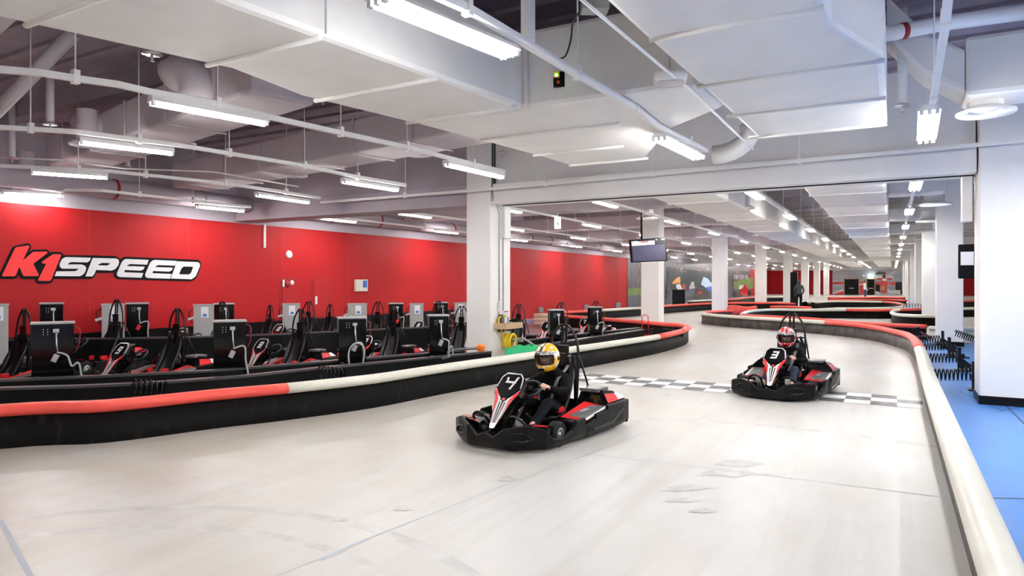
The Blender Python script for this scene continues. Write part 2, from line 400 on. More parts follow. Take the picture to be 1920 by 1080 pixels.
    # ---- seat
    cl = [(.00, .15, .16, .05), (.10, .10, .175, .08), (.24, .085, .185, .12), (.36, .13, .19, .15), (.43, .26, .195, .14), (.48, .42, .20, .11), (.52, .56, .19, .07), (.55, .68, .155, .035), (.565, .74, .10, .01)]
    rows = []
    for i, (y, z, w, up) in enumerate(cl):
        a = cl[max(i - 1, 0)]; b = cl[min(i + 1, len(cl) - 1)]
        d = Vector((0, b[0] - a[0], b[1] - a[1])).normalized(); nrm = Vector((0, -d.z, d.y))
        rows.append([Vector((w * u, y, z)) + nrm * up * abs(u) ** 3 for u in (-1, -.85, -.6, -.3, 0, .3, .6, .85, 1)])
    mb = MB(); mb.grid(rows); st = mb.build('seat', mat('seat_vinyl', (.009, .009, .011), .36, var=.3, scale=15, bump=.2), t, solid=.028)
    for s in (-1, 1):      # belts
        mb = MB(); bp = smooth([(s * .06, .56, .76), (s * .10, .50, .66), (s * .12, .42, .40), (s * .14, .30, .20)], 5)
        mb.grid([[p + Vector((-.022, -.025, .015)), p + Vector((.022, -.025, .015))] for p in bp]); mb.build('seat_belt', fabric, st, solid=.004)
    mb = MB(); mb.bx(-.19, -.14, .12, .20, .20, .27); mb.bx(.15, .21, .10, .22, .22, .28); mb.build('belt_buckle', redp, st, bevel=.008)
    mb = MB(); mb.box((0, .545, .66), (.07, .012, .03), Matrix.Rotation(R(-12), 3, 'X')); mb.build('seat_badge', redp, st)
    # ---- roll hoop
    mb = MB()
    for s in (-1, 1):
        mb.tube(smooth([(s * .20, .56, .10), (s * .20, .60, .45), (s * .195, .63, .80), (s * .165, .64, .98), (s * .10, .645, 1.09), (s * .035, .645, 1.15), (s * .028, .643, 1.10), (s * .03, .62, .60)], 5), .015, 8)
        mb.tube([(s * .195, .63, .82), (s * .21, .80, .5), (s * .22, .93, .2)], .012, 6)
    mb.tube([(-.19, .63, .78), (.19, .63, .78)], .012, 6)
    hp = mb.build('roll_hoop', blackm, t); hp.location = (0, -.08, 0)
    mb = MB(); mb.box((0, .62, .86), (.15, .025, .12)); mb.box((0, .615, .72), (.11, .03, .22)); mb.build('headrest_plate', blackm, hp, bevel=.008)
    mb = MB()
    for s in (-1, 1): mb.tube([(s * .19, .58, .30), (s * .175, .60, .66), (s * .13, .60, .80)], .022, 8)
    mb.build('hoop_padding', blackp, hp)
    # ---- steering
    sw = Matrix.Translation((0, -.16, .50)) @ Matrix.Rotation(R(38), 4, 'X')
    mb = MB(); mb.tube([sw @ Vector((.135 * math.cos(a), .115 * math.sin(a), 0)) for a in [2 * math.pi * k / 24 for k in range(24)]], .014, 8, closed=True)
    for a in (R(0), R(180), R(270)): mb.tube([sw @ Vector((0, 0, -.02)), sw @ Vector((.13 * math.cos(a), .112 * math.sin(a), 0))], .008, 5)
    wl = mb.build('steering_wheel', mat('blue_black_grip', (.008, .012, .03), .4), t)
    mb = MB(); mb.tube([sw @ Vector((0, 0, .0)), (0, -.42, .18), (0, -.5, .1)], .014, 8); mb.box(sw @ Vector((0, 0, .0)), (.09, .06, .04), sw.to_3x3()); mb.build('steering_column', blackm, t)
    freeze(t)
    return t
HOOP = 1.15
# ================================================================== PEOPLE
def skin_mesh(name, chains, mats, region, sub=2):
    """chains: list of lists of (pos, radius); first point of the first chain is the root; equal positions join."""
    vs = []; rad = []; es = []; idx = {}
    def vid(p, r):
        k = tuple(round(c, 4) for c in p)
        if k not in idx: idx[k] = len(vs); vs.append(k); rad.append(r)
        return idx[k]
    for ch in chains:
        ids = [vid(p, r) for p, r in ch]
        es += [(a, b) for a, b in zip(ids, ids[1:]) if a != b]
    me = bpy.data.meshes.new('s'); me.from_pydata(vs, es, []); o = bpy.data.objects.new('s', me); COL.objects.link(o)
    md = o.modifiers.new('k', 'SKIN'); md.use_smooth_shade = True
    for i, v in enumerate(me.skin_vertices[0].data):
        r = rad[i]; v.radius = r if isinstance(r, tuple) else (r, r); v.use_root = (i == 0)
    sb = o.modifiers.new('s', 'SUBSURF'); sb.levels = sub; sb.render_levels = sub
    dg = bpy.context.evaluated_depsgraph_get(); out = bpy.data.meshes.new_from_object(o.evaluated_get(dg))
    bpy.data.objects.remove(o); bpy.data.meshes.remove(me)
    out.name = name
    for m in mats: out.materials.append(m)
    for p in out.polygons: p.use_smooth = True; p.material_index = region(p.center)
    return out
def hand_chains(wrist, palm_dir, curl_dir, side_dir, L=.085):
    """five fingers that close; palm_dir: wrist to knuckles, curl_dir: where the fingers bend to, side_dir: towards the thumb"""
    w = Vector(wrist); d = Vector(palm_dir).normalized(); c = Vector(curl_dir).normalized(); s = Vector(side_dir).normalized()
    palm = w + d * .05; out = [[(tuple(w), (.022, .018)), (tuple(palm), (.030, .016))]]
    for k, (off, ln) in enumerate(((-.027, .78), (-.009, .95), (.009, 1.0), (.026, .88))):
        k0 = palm + s * off + d * .030; k1 = k0 + (d * .7 + c * .5).normalized() * .030 * ln; k2 = k1 + (c * .95 + d * .05).normalized() * .024 * ln; k3 = k2 + (c * .5 - d * .8).normalized() * .018 * ln
        out.append([(tuple(palm), (.030, .016)), (tuple(k0), .0095), (tuple(k1), .0088), (tuple(k2), .0082), (tuple(k3), .007)])
    t0 = w + d * .018 + s * .028; t1 = t0 + (s * .6 + d * .6 + c * .3).normalized() * .030; t2 = t1 + (d * .7 + c * .7 - s * .2).normalized() * .026
    out.append([(tuple(w), (.022, .018)), (tuple(t0), .012), (tuple(t1), .0100), (tuple(t2), .008)])
    return out
def helmet_material(name, base, second, third):
    m = bpy.data.materials.new(name); m.use_nodes = True; nt = m.node_tree; N = nt.nodes; L = nt.links; b = N['Principled BSDF']
    b.inputs['Roughness'].default_value = .2; b.inputs['Coat Weight'].default_value = .6
    tc = N.new('ShaderNodeTexCoord'); sp = N.new('ShaderNodeSeparateXYZ'); L.new(tc.outputs['Object'], sp.inputs[0])
    def noise(sc, vs):
        mp = N.new('ShaderNodeMapping'); mp.inputs['Scale'].default_value = vs; L.new(tc.outputs['Object'], mp.inputs[0])
        n = N.new('ShaderNodeTexNoise'); n.inputs['Scale'].default_value = sc; n.inputs['Detail'].default_value = 2; n.inputs['Distortion'].default_value = .8; L.new(mp.outputs[0], n.inputs['Vector']); return n.outputs['Fac']
    def gt(s, v, w=.01):
        r = N.new('ShaderNodeMapRange'); r.inputs['From Min'].default_value = v - w; r.inputs['From Max'].default_value = v + w; L.new(s, r.inputs['Value']); return r.outputs['Result']
    def mix(f, a, c):
        x = N.new('ShaderNodeMix'); x.data_type = 'RGBA'; L.new(f, x.inputs['Factor'])
        for k, q in (('A', a), ('B', c)):
            if isinstance(q, tuple): x.inputs[k].default_value = (*q, 1)
            else: L.new(q, x.inputs[k])
        return x.outputs['Result']
    def mth(op, a, v):
        x = N.new('ShaderNodeMath'); x.operation = op; L.new(a, x.inputs[0])
        if isinstance(v, (int, float)): x.inputs[1].default_value = v
        else: L.new(v, x.inputs[1])
        return x.outputs[0]
    c = mix(gt(noise(14, (1, 1, 1)), .56 if base[2] < .1 else .47), base, second)                       # splashes
    frag = mix(gt(noise(42, (1, 1, 1)), .50), third, (.015, .015, .02))
    z = sp.outputs['Z']; y = mth('MULTIPLY', sp.outputs['Y'], -1)
    n1 = N.new('ShaderNodeMath'); n1.operation = 'SUBTRACT'; n1.inputs[0].default_value = 1; L.new(gt(z, .080), n1.inputs[1])
    band = mth('MULTIPLY', mth('MULTIPLY', gt(z, .030), n1.outputs[0]), gt(y, .0, .03))
    c = mix(band, c, frag)
    ax = mth('ABSOLUTE', sp.outputs['X'], 0)
    n2 = N.new('ShaderNodeMath'); n2.operation = 'SUBTRACT'; n2.inputs[0].default_value = 1; L.new(gt(ax, .014, .002), n2.inputs[1])
    c = mix(mth('MULTIPLY', n2.outputs[0], gt(z, .06)), c, (.03, .03, .03) if base[2] < .2 and base[1] > .2 else third)
    L.new(c, b.inputs['Base Color']); return m
def make_helmet(parent, M, hm, label):
    """M: matrix of the head centre (local -y is the face)"""
    mb = MB(); rows = []; NZ, NA = 20, 32
    def pt(i, j, k=1.0):
        th = math.pi * (i + .0) / NZ; a = 2 * math.pi * j / NA          # a=0 at +x; face at -y (a=270)
        z = math.cos(th); r = math.sin(th)
        if th > R(118): r = max(r, .0); z = max(z, -.98)
        x = r * math.cos(a) * .118; y = r * math.sin(a) * .140; zz = z * .140
        if y < 0 and z < -.05: y -= .030 * min(1, (-z) * 1.8) * max(0, -math.sin(a)) ** 2 * min(1, r * 1.3); x *= 1 - .12 * min(1, -z)
        if y > 0 and z < -.2: y *= .92
        return Vector((x, y, zz)) * k
    top = range(0, NZ - 3)
    vs = []; fs = []
    for i in range(0, NZ - 2):
        for j in range(NA): vs.append(M @ pt(i, j))
    for i in range(0, NZ - 3):
        for j in range(NA):
            a = (j + .5) * 360 / NA; th = 180 * (i + .5) / NZ
            if 212 < a < 328 and 76 < th < 110: continue
            fs.append((i * NA + j, i * NA + (j + 1) % NA, (i + 1) * NA + (j + 1) % NA, (i + 1) * NA + j))
    mb.add(vs, fs, 0, True)
    o = mb.build('helmet', hm, parent, solid=.012, label=label, loc=M.translation)
    # rim of the eye port and the visor
    i0, i1 = 8, 12; j0 = 19; j1 = 29
    ring = [M @ pt(i0, j, 1.02) for j in range(j0, j1 + 1)] + [M @ pt(i, j1, 1.02) for i in range(i0 + 1, i1)] + [M @ pt(i1, j, 1.02) for j in range(j1, j0 - 1, -1)] + [M @ pt(i, j0, 1.02) for i in range(i1 - 1, i0, -1)]
    mb = MB(); mb.tube(ring, .008, 6, closed=True); mb.build('visor_seal', blackg, o)
    for c in o.children: c.matrix_parent_inverse = Matrix.Translation(-M.translation)
    mb = MB(); mb.grid([[M @ pt(i, j, 1.035) for j in range(j0, j1 + 1)] for i in range(i0 , i1 + 1)]); v = mb.build('visor', visor_m, o); v.matrix_parent_inverse = Matrix.Translation(-M.translation)
    mb = MB()
    for s in (-1, 1): mb.lathe([(0, .006), (.02, .004), (.022, -.004)], M @ Matrix.Translation((s * .124, -.01, .0)) @ Matrix.Rotation(R(90 * s), 4, 'Y'), 12)
    mb.box(M @ Vector((0, -.163, -.088)), (.05, .012, .022), M.to_3x3()); h = mb.build('helmet_vent', blackg, o); h.matrix_parent_inverse = Matrix.Translation(-M.translation)
    return o
def face_bits(parent, M, k=1.0):
    mb = MB()
    for s in (-1, 1):
        mb.lathe([(.0001, .012), (.008, .009), (.012, .0)], M @ Matrix.Translation((s * .032, -.088 * k, .0)) @ Matrix.Rotation(R(90), 4, 'X'), 10, 0)
        mb.lathe([(.0001, .0135), (.005, .012)], M @ Matrix.Translation((s * .032, -.089 * k, .0)) @ Matrix.Rotation(R(90), 4, 'X'), 8, 1)
        mb.box(M @ Vector((s * .032, -.096 * k, .022)), (.034, .006, .006), M.to_3x3(), 1)
    mb.build('eyes', [eyew, eyeb], parent)
def make_driver(name, label, wear, loc, rz, hm, hlabel, pants, lean=0.0):
    loc = Vector(loc) + Matrix.Rotation(rz, 3, 'Z') @ Vector((0, .06, 0))
    t = thing(name, label, 'person', loc, rz)
    pel = ((0, .30, .19), (.15, .11)); s1 = ((0, .32, .34), (.175, .14)); ch = ((0, .30, .50), (.19, .145)); nk = ((0, .22, .635), (.085, .08)); hd = ((0, .175, .73), (.07, .075)); h2 = ((0, .15, .80), (.078, .088)); h3 = ((0, .15, .86), (.06, .07))
    C = [[pel, s1, ch, nk, hd, h2, h3]]
    for s in (-1, 1):
        sh = ((s * .165, .26, .565), .072); el = ((s * .265, .09, .44), .068); fa = ((s * .205, -.03, .475), .050); wr = ((s * .165, -.085, .51), (.026, .022))
        C.append([ch, sh, el, fa, wr])
        hp = ((s * .10, .24, .19), .09); kn = ((s * .17, -.12, .36), .068); sn = ((s * .19, -.34, .24), .052); an = ((s * .20, -.52, .13), .040)
        C.append([pel, hp, kn, sn, an])
        C += hand_chains((s * .165, -.085, .51), (-s * .12, -.75, .35), (-s * .25, -.3, -.85), (-s * .75, .0, .6))
    def reg(c):
        if c.y < -.105 and abs(c.x) < .25 and c.z > .42: return 1
        if c.z > .70 and c.y < .27: return 1
        if c.z < .30 and c.y < -.46: return 1
        if c.z < .27 or (c.y < .02 and abs(c.x) > .06 and c.z < .45 and not (c.y > -.12 and c.z > .44)): return 2
        return 0
    me = skin_mesh('body', C, [fabric, skin, pants], reg)
    o = bpy.data.objects.new('body', me); COL.objects.link(o); o.parent = t; o['label'] = wear
    M = Matrix.Translation((0, .135, .805)) @ Matrix.Rotation(R(6), 4, 'X') @ Matrix.Rotation(R(lean), 4, 'Z')
    mb = MB()       # face surface: nose, cheeks
    mb.lathe([(.001, .10), (.035, .092), (.062, .068), (.075, .03), (.078, .0)], M @ Matrix.Rotation(R(90), 4, 'X'), 18); mb.lathe([(.001, .022), (.008, .012), (.012, 0)], M @ Matrix.Translation((0, -.095, -.022)) @ Matrix.Rotation(R(90), 4, 'X'), 8)
    mb.build('face', skin, o, label='bare face behind the visor'); face_bits(o, M)
    make_helmet(t, M @ Matrix.Scale(1.12, 4), hm, hlabel)
    for s in (-1, 1):
        mb = MB(); fo = M_ = Matrix.Translation((s * .20, -.56, .10)) @ Matrix.Rotation(R(-52), 4, 'X')
        rows = []
        for yy, w, h0, h1 in ((.05, .028, -.02, .05), (.0, .036, -.03, .05), (-.06, .040, -.03, .03), (-.12, .043, -.03, .015), (-.17, .038, -.03, .005), (-.195, .015, -.025, -.01)):
            rows.append([fo @ Vector((w * math.cos(a), yy, (h0 + h1) / 2 + (h1 - h0) / 2 * math.sin(a))) for a in [2 * math.pi * k / 12 for k in range(12)]])
        mb.grid(rows, closed=True); mb.build('shoe', shoe_m, t)
    mb = MB(); bp = smooth([(.05, .56, .78), (.10, .42, .66), (.115, .20, .56), (.08, .16, .40), (.03, .14, .27)], 6)
    mb.grid([[p + Vector((-.022, -.02, .02)), p + Vector((.022, -.02, .02))] for p in bp])
    mb.build('jacket_strap', greyp, t, solid=.004)
    return t
def make_stander(name, label, loc, rz, jacket, pants, jl):
    t = thing(name, label, 'person', loc, rz)
    C = [[((0, 0, .95), (.15, .11)), ((0, .01, 1.15), (.14, .10)), ((0, .02, 1.36), (.17, .11)), ((0, .0, 1.49), (.06, .06)), ((0, -.03, 1.58), (.07, .08)), ((0, -.03, 1.68), (.065, .08))]]
    for s in (-1, 1):
        C.append([((0, .02, 1.36), (.17, .11)), ((s * .18, .02, 1.40), .062), ((s * .25, .03, 1.13), .05), ((s * .20, -.10, .93), .035), ((s * .17, -.16, .90), (.024, .02))])
        C.append([((0, 0, .95), (.15, .11)), ((s * .10, 0, .88), .095), ((s * .11, -.02, .5), .07), ((s * .115, .02, .12), .045), ((s * .12, -.10, .05), .04)])
        C += hand_chains((s * .17, -.16, .90), (-s * .2, -.8, -.3), (-s * .5, -.2, -.8), (0, -.2, .9))
    def reg(c):
        if c.z > 1.50: return 1 if (c.y < -.0 and c.z < 1.66) else 3
        if c.y < -.165 and c.z > .7: return 1
        if c.z < .93 and not (abs(c.x) > .17 and c.y < -.05): return 2
        if c.z < .09: return 3
        return 0
    me = skin_mesh('body', C, [jacket, skin, pants, blackm], reg)
    o = bpy.data.objects.new('body', me); COL.objects.link(o); o.parent = t; o['label'] = jl
    face_bits(o, Matrix.Translation((0, -.025, 1.60)), .85)
    mb = MB(); mb.lathe([(.001, .105), (.05, .09), (.078, .05), (.084, .0), (.07, -.04)], Matrix.Translation((0, .0, 1.64)) @ Matrix.Rotation(R(-14), 4, 'X'), 16); mb.build('hair', eyeb, t)
    for s in (-1, 1):
        mb = MB(); mb.box((s * .12, -.05, .045), (.09, .26, .09), taper=.8); mb.build('shoe', blackp, t, bevel=.02)
    return t
# ================================================================== ROOM
WX = -14.1                                         # the red wall's plane
YF = 95.0; YB = -7.0; XR = 10.0; ZC = 4.7
mb = MB(); mb.bx(WX - .3, XR + .3, YB - .3, YF + .3, -.2, 0, 0)
def flat(pts, z, mi): mb.add([Vector((p[0], p[1], z)) for p in pts], [tuple(range(len(pts)))], mi)
# joints, skids, scuffs
def strip(p, q, w, z, mi):
    p = Vector((p[0], p[1], 0)); q = Vector((q[0], q[1], 0)); d = (q - p).normalized(); n = Vector((-d.y, d.x, 0)) * w / 2
    flat([p - n, q - n, q + n, p + n], z, mi)
for a, b in (((0, 975), (55, 1078)), ((520, 1080), (690, 1010)), ((690, 1010), (960, 905)), ((960, 905), (1130, 842)), ((1090, 850), (1430, 890)), ((1430, 890), (1779, 934)), ((1560, 690), (1720, 692)), ((1130, 842), (1215, 810))):
    jz = globals().get('jz', .0014) + .0001; strip(pz(*a), pz(*b), .012, jz, 1)
strip(pz(0, 975), pz(60, 1085), .03, .0018, 1)
strip(pz(690, 1010), pz(600, 1050), .03, .0018, 1)
def arc(c, r, a0, a1, w, z=.0012, n=26):
    pr = None
    for i in range(n + 1):
        a = R(a0 + (a1 - a0) * i / n); p = Vector((c[0] + r * math.cos(a), c[1] + r * math.sin(a), 0)); q = Vector((c[0] + (r - w) * math.cos(a), c[1] + (r - w) * math.sin(a), 0))
        if pr: flat([pr[0], p, q, pr[1]], z, 4)
        pr = (p, q)
arc((-3.2, .9), 2.6, 20, 165, .10, .0008); arc((-3.2, .9), 2.2, 30, 150, .09, .0010); arc((-1, 4), 4.2, 40, 120, .12)
for si, (x, y, w, h) in enumerate(((1385, 868, 42, 7), (1365, 885, 45, 9), (1290, 914, 38, 5), (1262, 918, 20, 4), (1278, 938, 30, 4), (1318, 958, 25, 4), (950, 898, 16, 5), (754, 953, 16, 5), (700, 885, 14, 3), (640, 975, 12, 3), (1155, 697, 8, 2), (1250, 741, 10, 2))):
    c = pz(x, y); k = pz(x + w, y) - c; q = pz(x, y + h) - c
    flat([c + k * math.cos(a) * (1 + .25 * math.sin(a * 3)) + q * math.sin(a) * (1 + .3 * math.cos(a * 5)) for a in [2 * math.pi * i / 18 for i in range(18)]], .0022 + si * .0002, 5)
# chequered start line
x0, x1, y0, dy, dx = -5.03, .36, 10.22, .31, .318
nx = int((x1 - x0) / dx) + 1
for i in range(nx):
    for j in range(3):
        flat([(x0 + i * dx, y0 + j * dy), (min(x1, x0 + (i + 1) * dx), y0 + j * dy), (min(x1, x0 + (i + 1) * dx), y0 + (j + 1) * dy), (x0 + i * dx, y0 + (j + 1) * dy)], .003, 2 if (i + j) % 2 else 3)
# blue painted surround
flat([(.40, YB), (XR, YB), (XR, 22.4), (.9, 22.4), (.2, 20.5), (.45, 18.2), (.45, 14)], .004, 6)
q = [pz(*p) for p in ((1335, 604), (1500, 612), (1640, 632), (1720, 650), (1728, 618), (1600, 607), (1390, 594), (1345, 590))]; flat(q, .004, 6)
flat([pz(*p) for p in ((985, 601), (1030, 598), (1030, 604), (985, 607))], .004, 6)
flat([pz(*p) for p in ((985, 607), (1030, 604), (1090, 610), (1080, 640), (985, 645))], .004, 7)
flat([pz(1670, 585), pz(1735, 585), pz(1735, 577), pz(1700, 573)], .004, 6)
strip(pz(1870, 745), pz(1925, 800), .02, .006, 8); strip(pz(1860, 935), pz(1925, 936), .02, .006, 8); strip(pz(1800, 735), pz(1880, 772), .012, .006, 8); strip(pz(1868, 773), pz(1925, 762), .012, .006, 8)
struct(mb.build('floor', [conc, crack_m, check_b, check_w, skid_m, spot_m, bluef, pitfloor, navy], fix=False))
# walls
RT = 3.10
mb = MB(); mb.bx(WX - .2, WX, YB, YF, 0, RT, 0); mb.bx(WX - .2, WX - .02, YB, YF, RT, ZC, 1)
for y in [3.2, 5.4, 7.6, 9.8, 12.5, 15, 17.5, 20, 22.5, 25, 27.5, 30, 32.5, 35, 37.5]: mb.bx(WX, WX + .003, y, y + .012, 0, RT, 2)
struct(mb.build('wall_left', [redwall, shaded_white, mat('red_wall_seam', (.5, .015, .02), .6)]))
mb = MB(); mb.bx(WX, XR, YF, YF + .2, 0, RT, 0); mb.bx(WX, XR, YF, YF + .2, RT, ZC, 1); struct(mb.build('wall_back', [redwall, white]))
mb = MB(); mb.bx(WX, XR, YB - .2, YB, 0, ZC); struct(mb.build('wall_front', white))
mb = MB(); mb.bx(XR, XR + .2, YB, YF, 0, ZC); struct(mb.build('wall_right', white))
mb = MB(); mb.bx(WX, XR, YB, 11.5, ZC, ZC + .1, 0); mb.bx(WX, XR, 11.5, YF, ZC, ZC + .1, 1)
y = YB
while y < YF:
    mb.bx(WX, XR, y, y + .12, ZC - .05, ZC, 0 if y < 11.5 else 1); y += .5 if y < 30 else 2.0
for y in (.5, 5.6, 16, 26, 36): mb.bx(WX, -4.6, y, y + .25, ZC - .35, ZC - .05, 0)
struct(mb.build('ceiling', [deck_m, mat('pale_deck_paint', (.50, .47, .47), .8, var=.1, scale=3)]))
mb = MB(); mb.bx(WX, WX + .06, YB, 24, 0, .62); struct(mb.build('baseboard_left', blackp))
# header beam with wall above, from the left wall across the track, and the far one
def header(y0, y1, zb, zt, x0, x1, n, m=white):
    mb = MB(); mb.bx(x0, x1, y0, y1, zb, zt, 0); mb.bx(x0, x1, y0 + .12, y1 - .05, zt, ZC, 0)
    struct(mb.build('trim_%d' % n, m, bevel=.01))
header(11.05, 11.7, 3.14, 3.56, WX, -7.27, 1, shaded_white); header(11.05, 11.7, 3.14, 3.53, -6.72, 1.0, 2); header(11.05, 11.7, 3.14, 3.50, 1.6, XR, 3)
header(55.0, 55.8, 3.15, 4.0, WX, XR, 4)
mb = MB()      # shutter slot under the header
mb.bx(-6.6, 1.0, 11.30, 11.34, 3.125, 3.145, 0); struct(mb.build('trim_5', blackp))
# shutter guides
for k, (x, yy) in enumerate(((-6.66, 11.5), (.92, 11.5))):
    mb = MB(); mb.bx(x - .06, x + .06, yy - .12, yy + .12, 2.50, 3.14, 0); struct(mb.build('trim_%d' % (6 + k), white, bevel=.01))
# ------------------------------------------------------------------ columns
def column(x0, x1, y0, y1, label, base=.12, ztop=ZC):
    t = thing('column', label, 'column', ((x0 + x1) / 2, y0, 0), 0, 'white square columns')
    cx = (x0 + x1) / 2
    mb = MB(); mb.bx(x0 - cx, x1 - cx, 0, y1 - y0, 0, ztop); mb.build('shaft', white, t, bevel=.02)
    if base: mb = MB(); mb.bx(x0 - cx - .012, x1 - cx + .012, -.012, y1 - y0 + .012, 0, base); mb.build('baseboard', blackp, t)
    return t
column(-7.25, -6.70, 11.0, 11.78, 'white square column with yellow hose and small wooden shelf', 0)
column(1.02, 1.62, 10.96, 11.6, 'nearest white column at the right edge standing on blue floor')
LC = [(21.4, 'white column behind the hanging monitor'), (31.4, 'white column standing behind the tip of the curved barrier'), (42.5, 'white column beside the field part of the mural, second behind the monitor one'), (54.6, 'white column just left of the standing person in dark clothes'), (66.2, 'white column just right of the standing person in dark clothes'), (77.3, 'thin far white column second right of the dark clothed person'), (89.0, 'farthest white column beside the grey mural with the red car')]
for y, l in LC: column(-7.22, -6.62, y, y + .6, l, 0)
RC = [(20.4, 'white column with black coil springs at its foot'), (29.8, 'white column second behind the right edge column'), (38.9, 'white column third behind the right edge column'), (48, 'fourth of the right row of far columns'), (57.5, 'fifth of the right row of far columns'), (67, 'sixth of the right row of far columns'), (77, 'seventh of the right row of far columns'), (87, 'last of the right row of far columns')]
for y, l in RC: column(.99, 1.57, y, y + .6, l, .12 if y < 25 else 0)
# ------------------------------------------------------------------ wall lettering K1SPEED traced on the wall plane
def LW(x, y, k=0): return pX(x, y, WX + .015 + .004 * k)
A = lambda pts, k=1: [LW(x / 9.6, 440 + y / 9.6, k) for x, y in pts]
B = lambda pts, k=1: [LW(190 + x / 9.6, 440 + y / 9.6, k) for x, y in pts]
sign = thing('wall_sign', 'K1SPEED lettering outlined in black on the red wall', 'sign', (WX, 6, 1.9))
def signpart(name, polys, m, k):
    mb = MB()
    for P in polys: mb.prism([p - Vector((WX, 6, 1.9)) for p in P], Vector((-.012, 0, 0)))
    return mb.build(name, m, sign, fix=False)
signpart('outline', [A([(0, 700), (230, 225), (270, 205), (500, 152), (545, 170), (562, 220), (535, 310), (590, 268), (850, 268), (885, 300), (890, 325), (950, 310), (1090, 310), (1130, 345), (1150, 380), (1190, 368), (1750, 375), (1920, 385), (1920, 690), (1740, 688), (1700, 760), (1640, 798), (965, 795), (940, 850), (900, 880), (690, 882), (650, 850), (640, 800), (420, 800), (375, 775), (335, 700), (300, 775), (260, 798), (30, 798), (0, 780)], 0),
                    B([(90, 380), (260, 386), (320, 420), (340, 450), (400, 405), (450, 398), (1740, 452), (1790, 490), (1798, 560), (1720, 770), (1650, 825), (1600, 840), (290, 800), (240, 760), (232, 685), (90, 688)], 0)], mat('sign_black', (.006, .006, .007), .7, spec=.15), 0)
signpart('letter_k', [A([(35, 735), (270, 245), (300, 225), (510, 195), (530, 215), (410, 465), (600, 310), (835, 303), (860, 325), (600, 525), (700, 720), (690, 745), (430, 748), (400, 700), (350, 575), (290, 720), (265, 748), (50, 750)])], mat('sign_red', (.9, .02, .02), .4), 1)
signpart('digit_1', [A([(685, 815), (835, 520), (770, 522), (752, 505), (765, 480), (960, 350), (1090, 352), (1102, 375), (930, 800), (900, 832), (700, 832)])], MT['sign_red'], 1)
W_ = mat('sign_white', (.84, .84, .86), .4)
signpart('letter_s', [A([(985, 745), (1020, 660), (1340, 658), (1385, 645), (1410, 618), (1420, 612), (1470, 536), (1530, 560), (1555, 600), (1530, 680), (1480, 730), (1430, 748)]), A([(1120, 612), (1080, 580), (1075, 530), (1110, 450), (1150, 415), (1200, 403), (1635, 415), (1615, 470), (1570, 500), (1290, 492), (1240, 510), (1220, 536), (1470, 536), (1420, 612)])], W_, 1)
signpart('letter_p', [A([(1540, 752), (1670, 420), (1925, 425), (1925, 510), (1840, 508), (1780, 530), (1768, 552), (1925, 556), (1925, 642), (1730, 636), (1700, 710), (1660, 752)]), B([(100, 425), (260, 428), (310, 450), (320, 500), (300, 560), (250, 620), (180, 648), (100, 642), (100, 556), (130, 545), (165, 515), (100, 510)])], W_, 1)
def E_(dx, dy): return [(x + dx, y + dy) for x, y in ((280, 700), (370, 490), (410, 450), (450, 437), (852, 455), (822, 540), (520, 528), (480, 545), (462, 566), (780, 576), (760, 625), (710, 648), (425, 635), (412, 676), (757, 690), (725, 775), (330, 762), (290, 740))]
signpart('letter_e', [B(E_(0, 0))], W_, 1); signpart('letter_e', [B(E_(508, 18))], W_, 1)
signpart('letter_d', [B([(1248, 790), (1365, 480), (1740, 495), (1772, 520), (1778, 560), (1700, 750), (1625, 803)])], W_, 1)
signpart('letter_d_hole', [[p + Vector((.006, 0, 0)) for p in B([(1400, 712), (1440, 610), (1480, 572), (1652, 578), (1610, 690), (1570, 716)])]], MT['sign_black'], 2)
# ------------------------------------------------------------------ things on the red wall
def wallbox(name, label, cat, x0, y0, x1, y1, m, d=.06, X=WX, group=None):
    a = pX(x0, y0, X); b = pX(x1, y1, X)
    mb = MB(); mb.bx(X, X + d, a.y, b.y, b.z, a.z); o = mb.build(name, m, bevel=.006, loc=((X, a.y, b.z)))
    return tag(o, label, cat, group), a, b
frm = mat('red_wall_door', (.38, .008, .011), .5, spec=.3); frd = mat('dark_red_gap', (.3, .008, .012), .6)
o, a, b = wallbox('fire_hose_cabinet', 'red fire hose cabinet door with bell and round white indicator on the red wall', 'cabinet', 525, 522, 559, 604, frd, .01)
mb = MB(); mb.bx(0, .025, .05, b.y - a.y - .05, .02, a.z - b.z - .04); c = mb.build('door', frm, o)
p = pX(537, 532, WX) - Vector((WX, a.y, b.z)); mb = MB(); mb.lathe([(0, .07), (.06, .06), (.10, .03), (.10, 0)], Matrix.Translation((.02, p.y, p.z)) @ Matrix.Rotation(R(90), 4, 'Y'), 16); mb.build('alarm_bell', frd, o)
p = pX(546, 530, WX) - Vector((WX, a.y, b.z)); mb = MB(); mb.lathe([(0, .04), (.05, .035), (.07, 0)], Matrix.Translation((.02, p.y, p.z)) @ Matrix.Rotation(R(90), 4, 'Y'), 16); mb.build('indicator_lamp', whitep, o)
p = pX(530, 531, WX) - Vector((WX, a.y, b.z)); mb = MB(); mb.box((.03, p.y, p.z), (.02, .06, .18)); mb.build('notice_plate', whitep, o)
o, a, b = wallbox('service_door', 'plain red service door flush in the red wall with a small white handle', 'door', 585, 523, 617, 602, frd, .01)
mb = MB(); mb.bx(0, .022, .05, b.y - a.y - .05, .02, a.z - b.z - .04); mb.build('door_leaf', frm, o)
p = pX(591, 563, WX) - Vector((WX, a.y, b.z)); mb = MB(); mb.box((.035, p.y, p.z), (.03, .06, .22)); mb.build('handle', whitep, o)
o, a, b = wallbox('control_panel', 'cream control panel with a blue display high on the red wall', 'panel', 664, 524, 686, 546, twhite, .08)
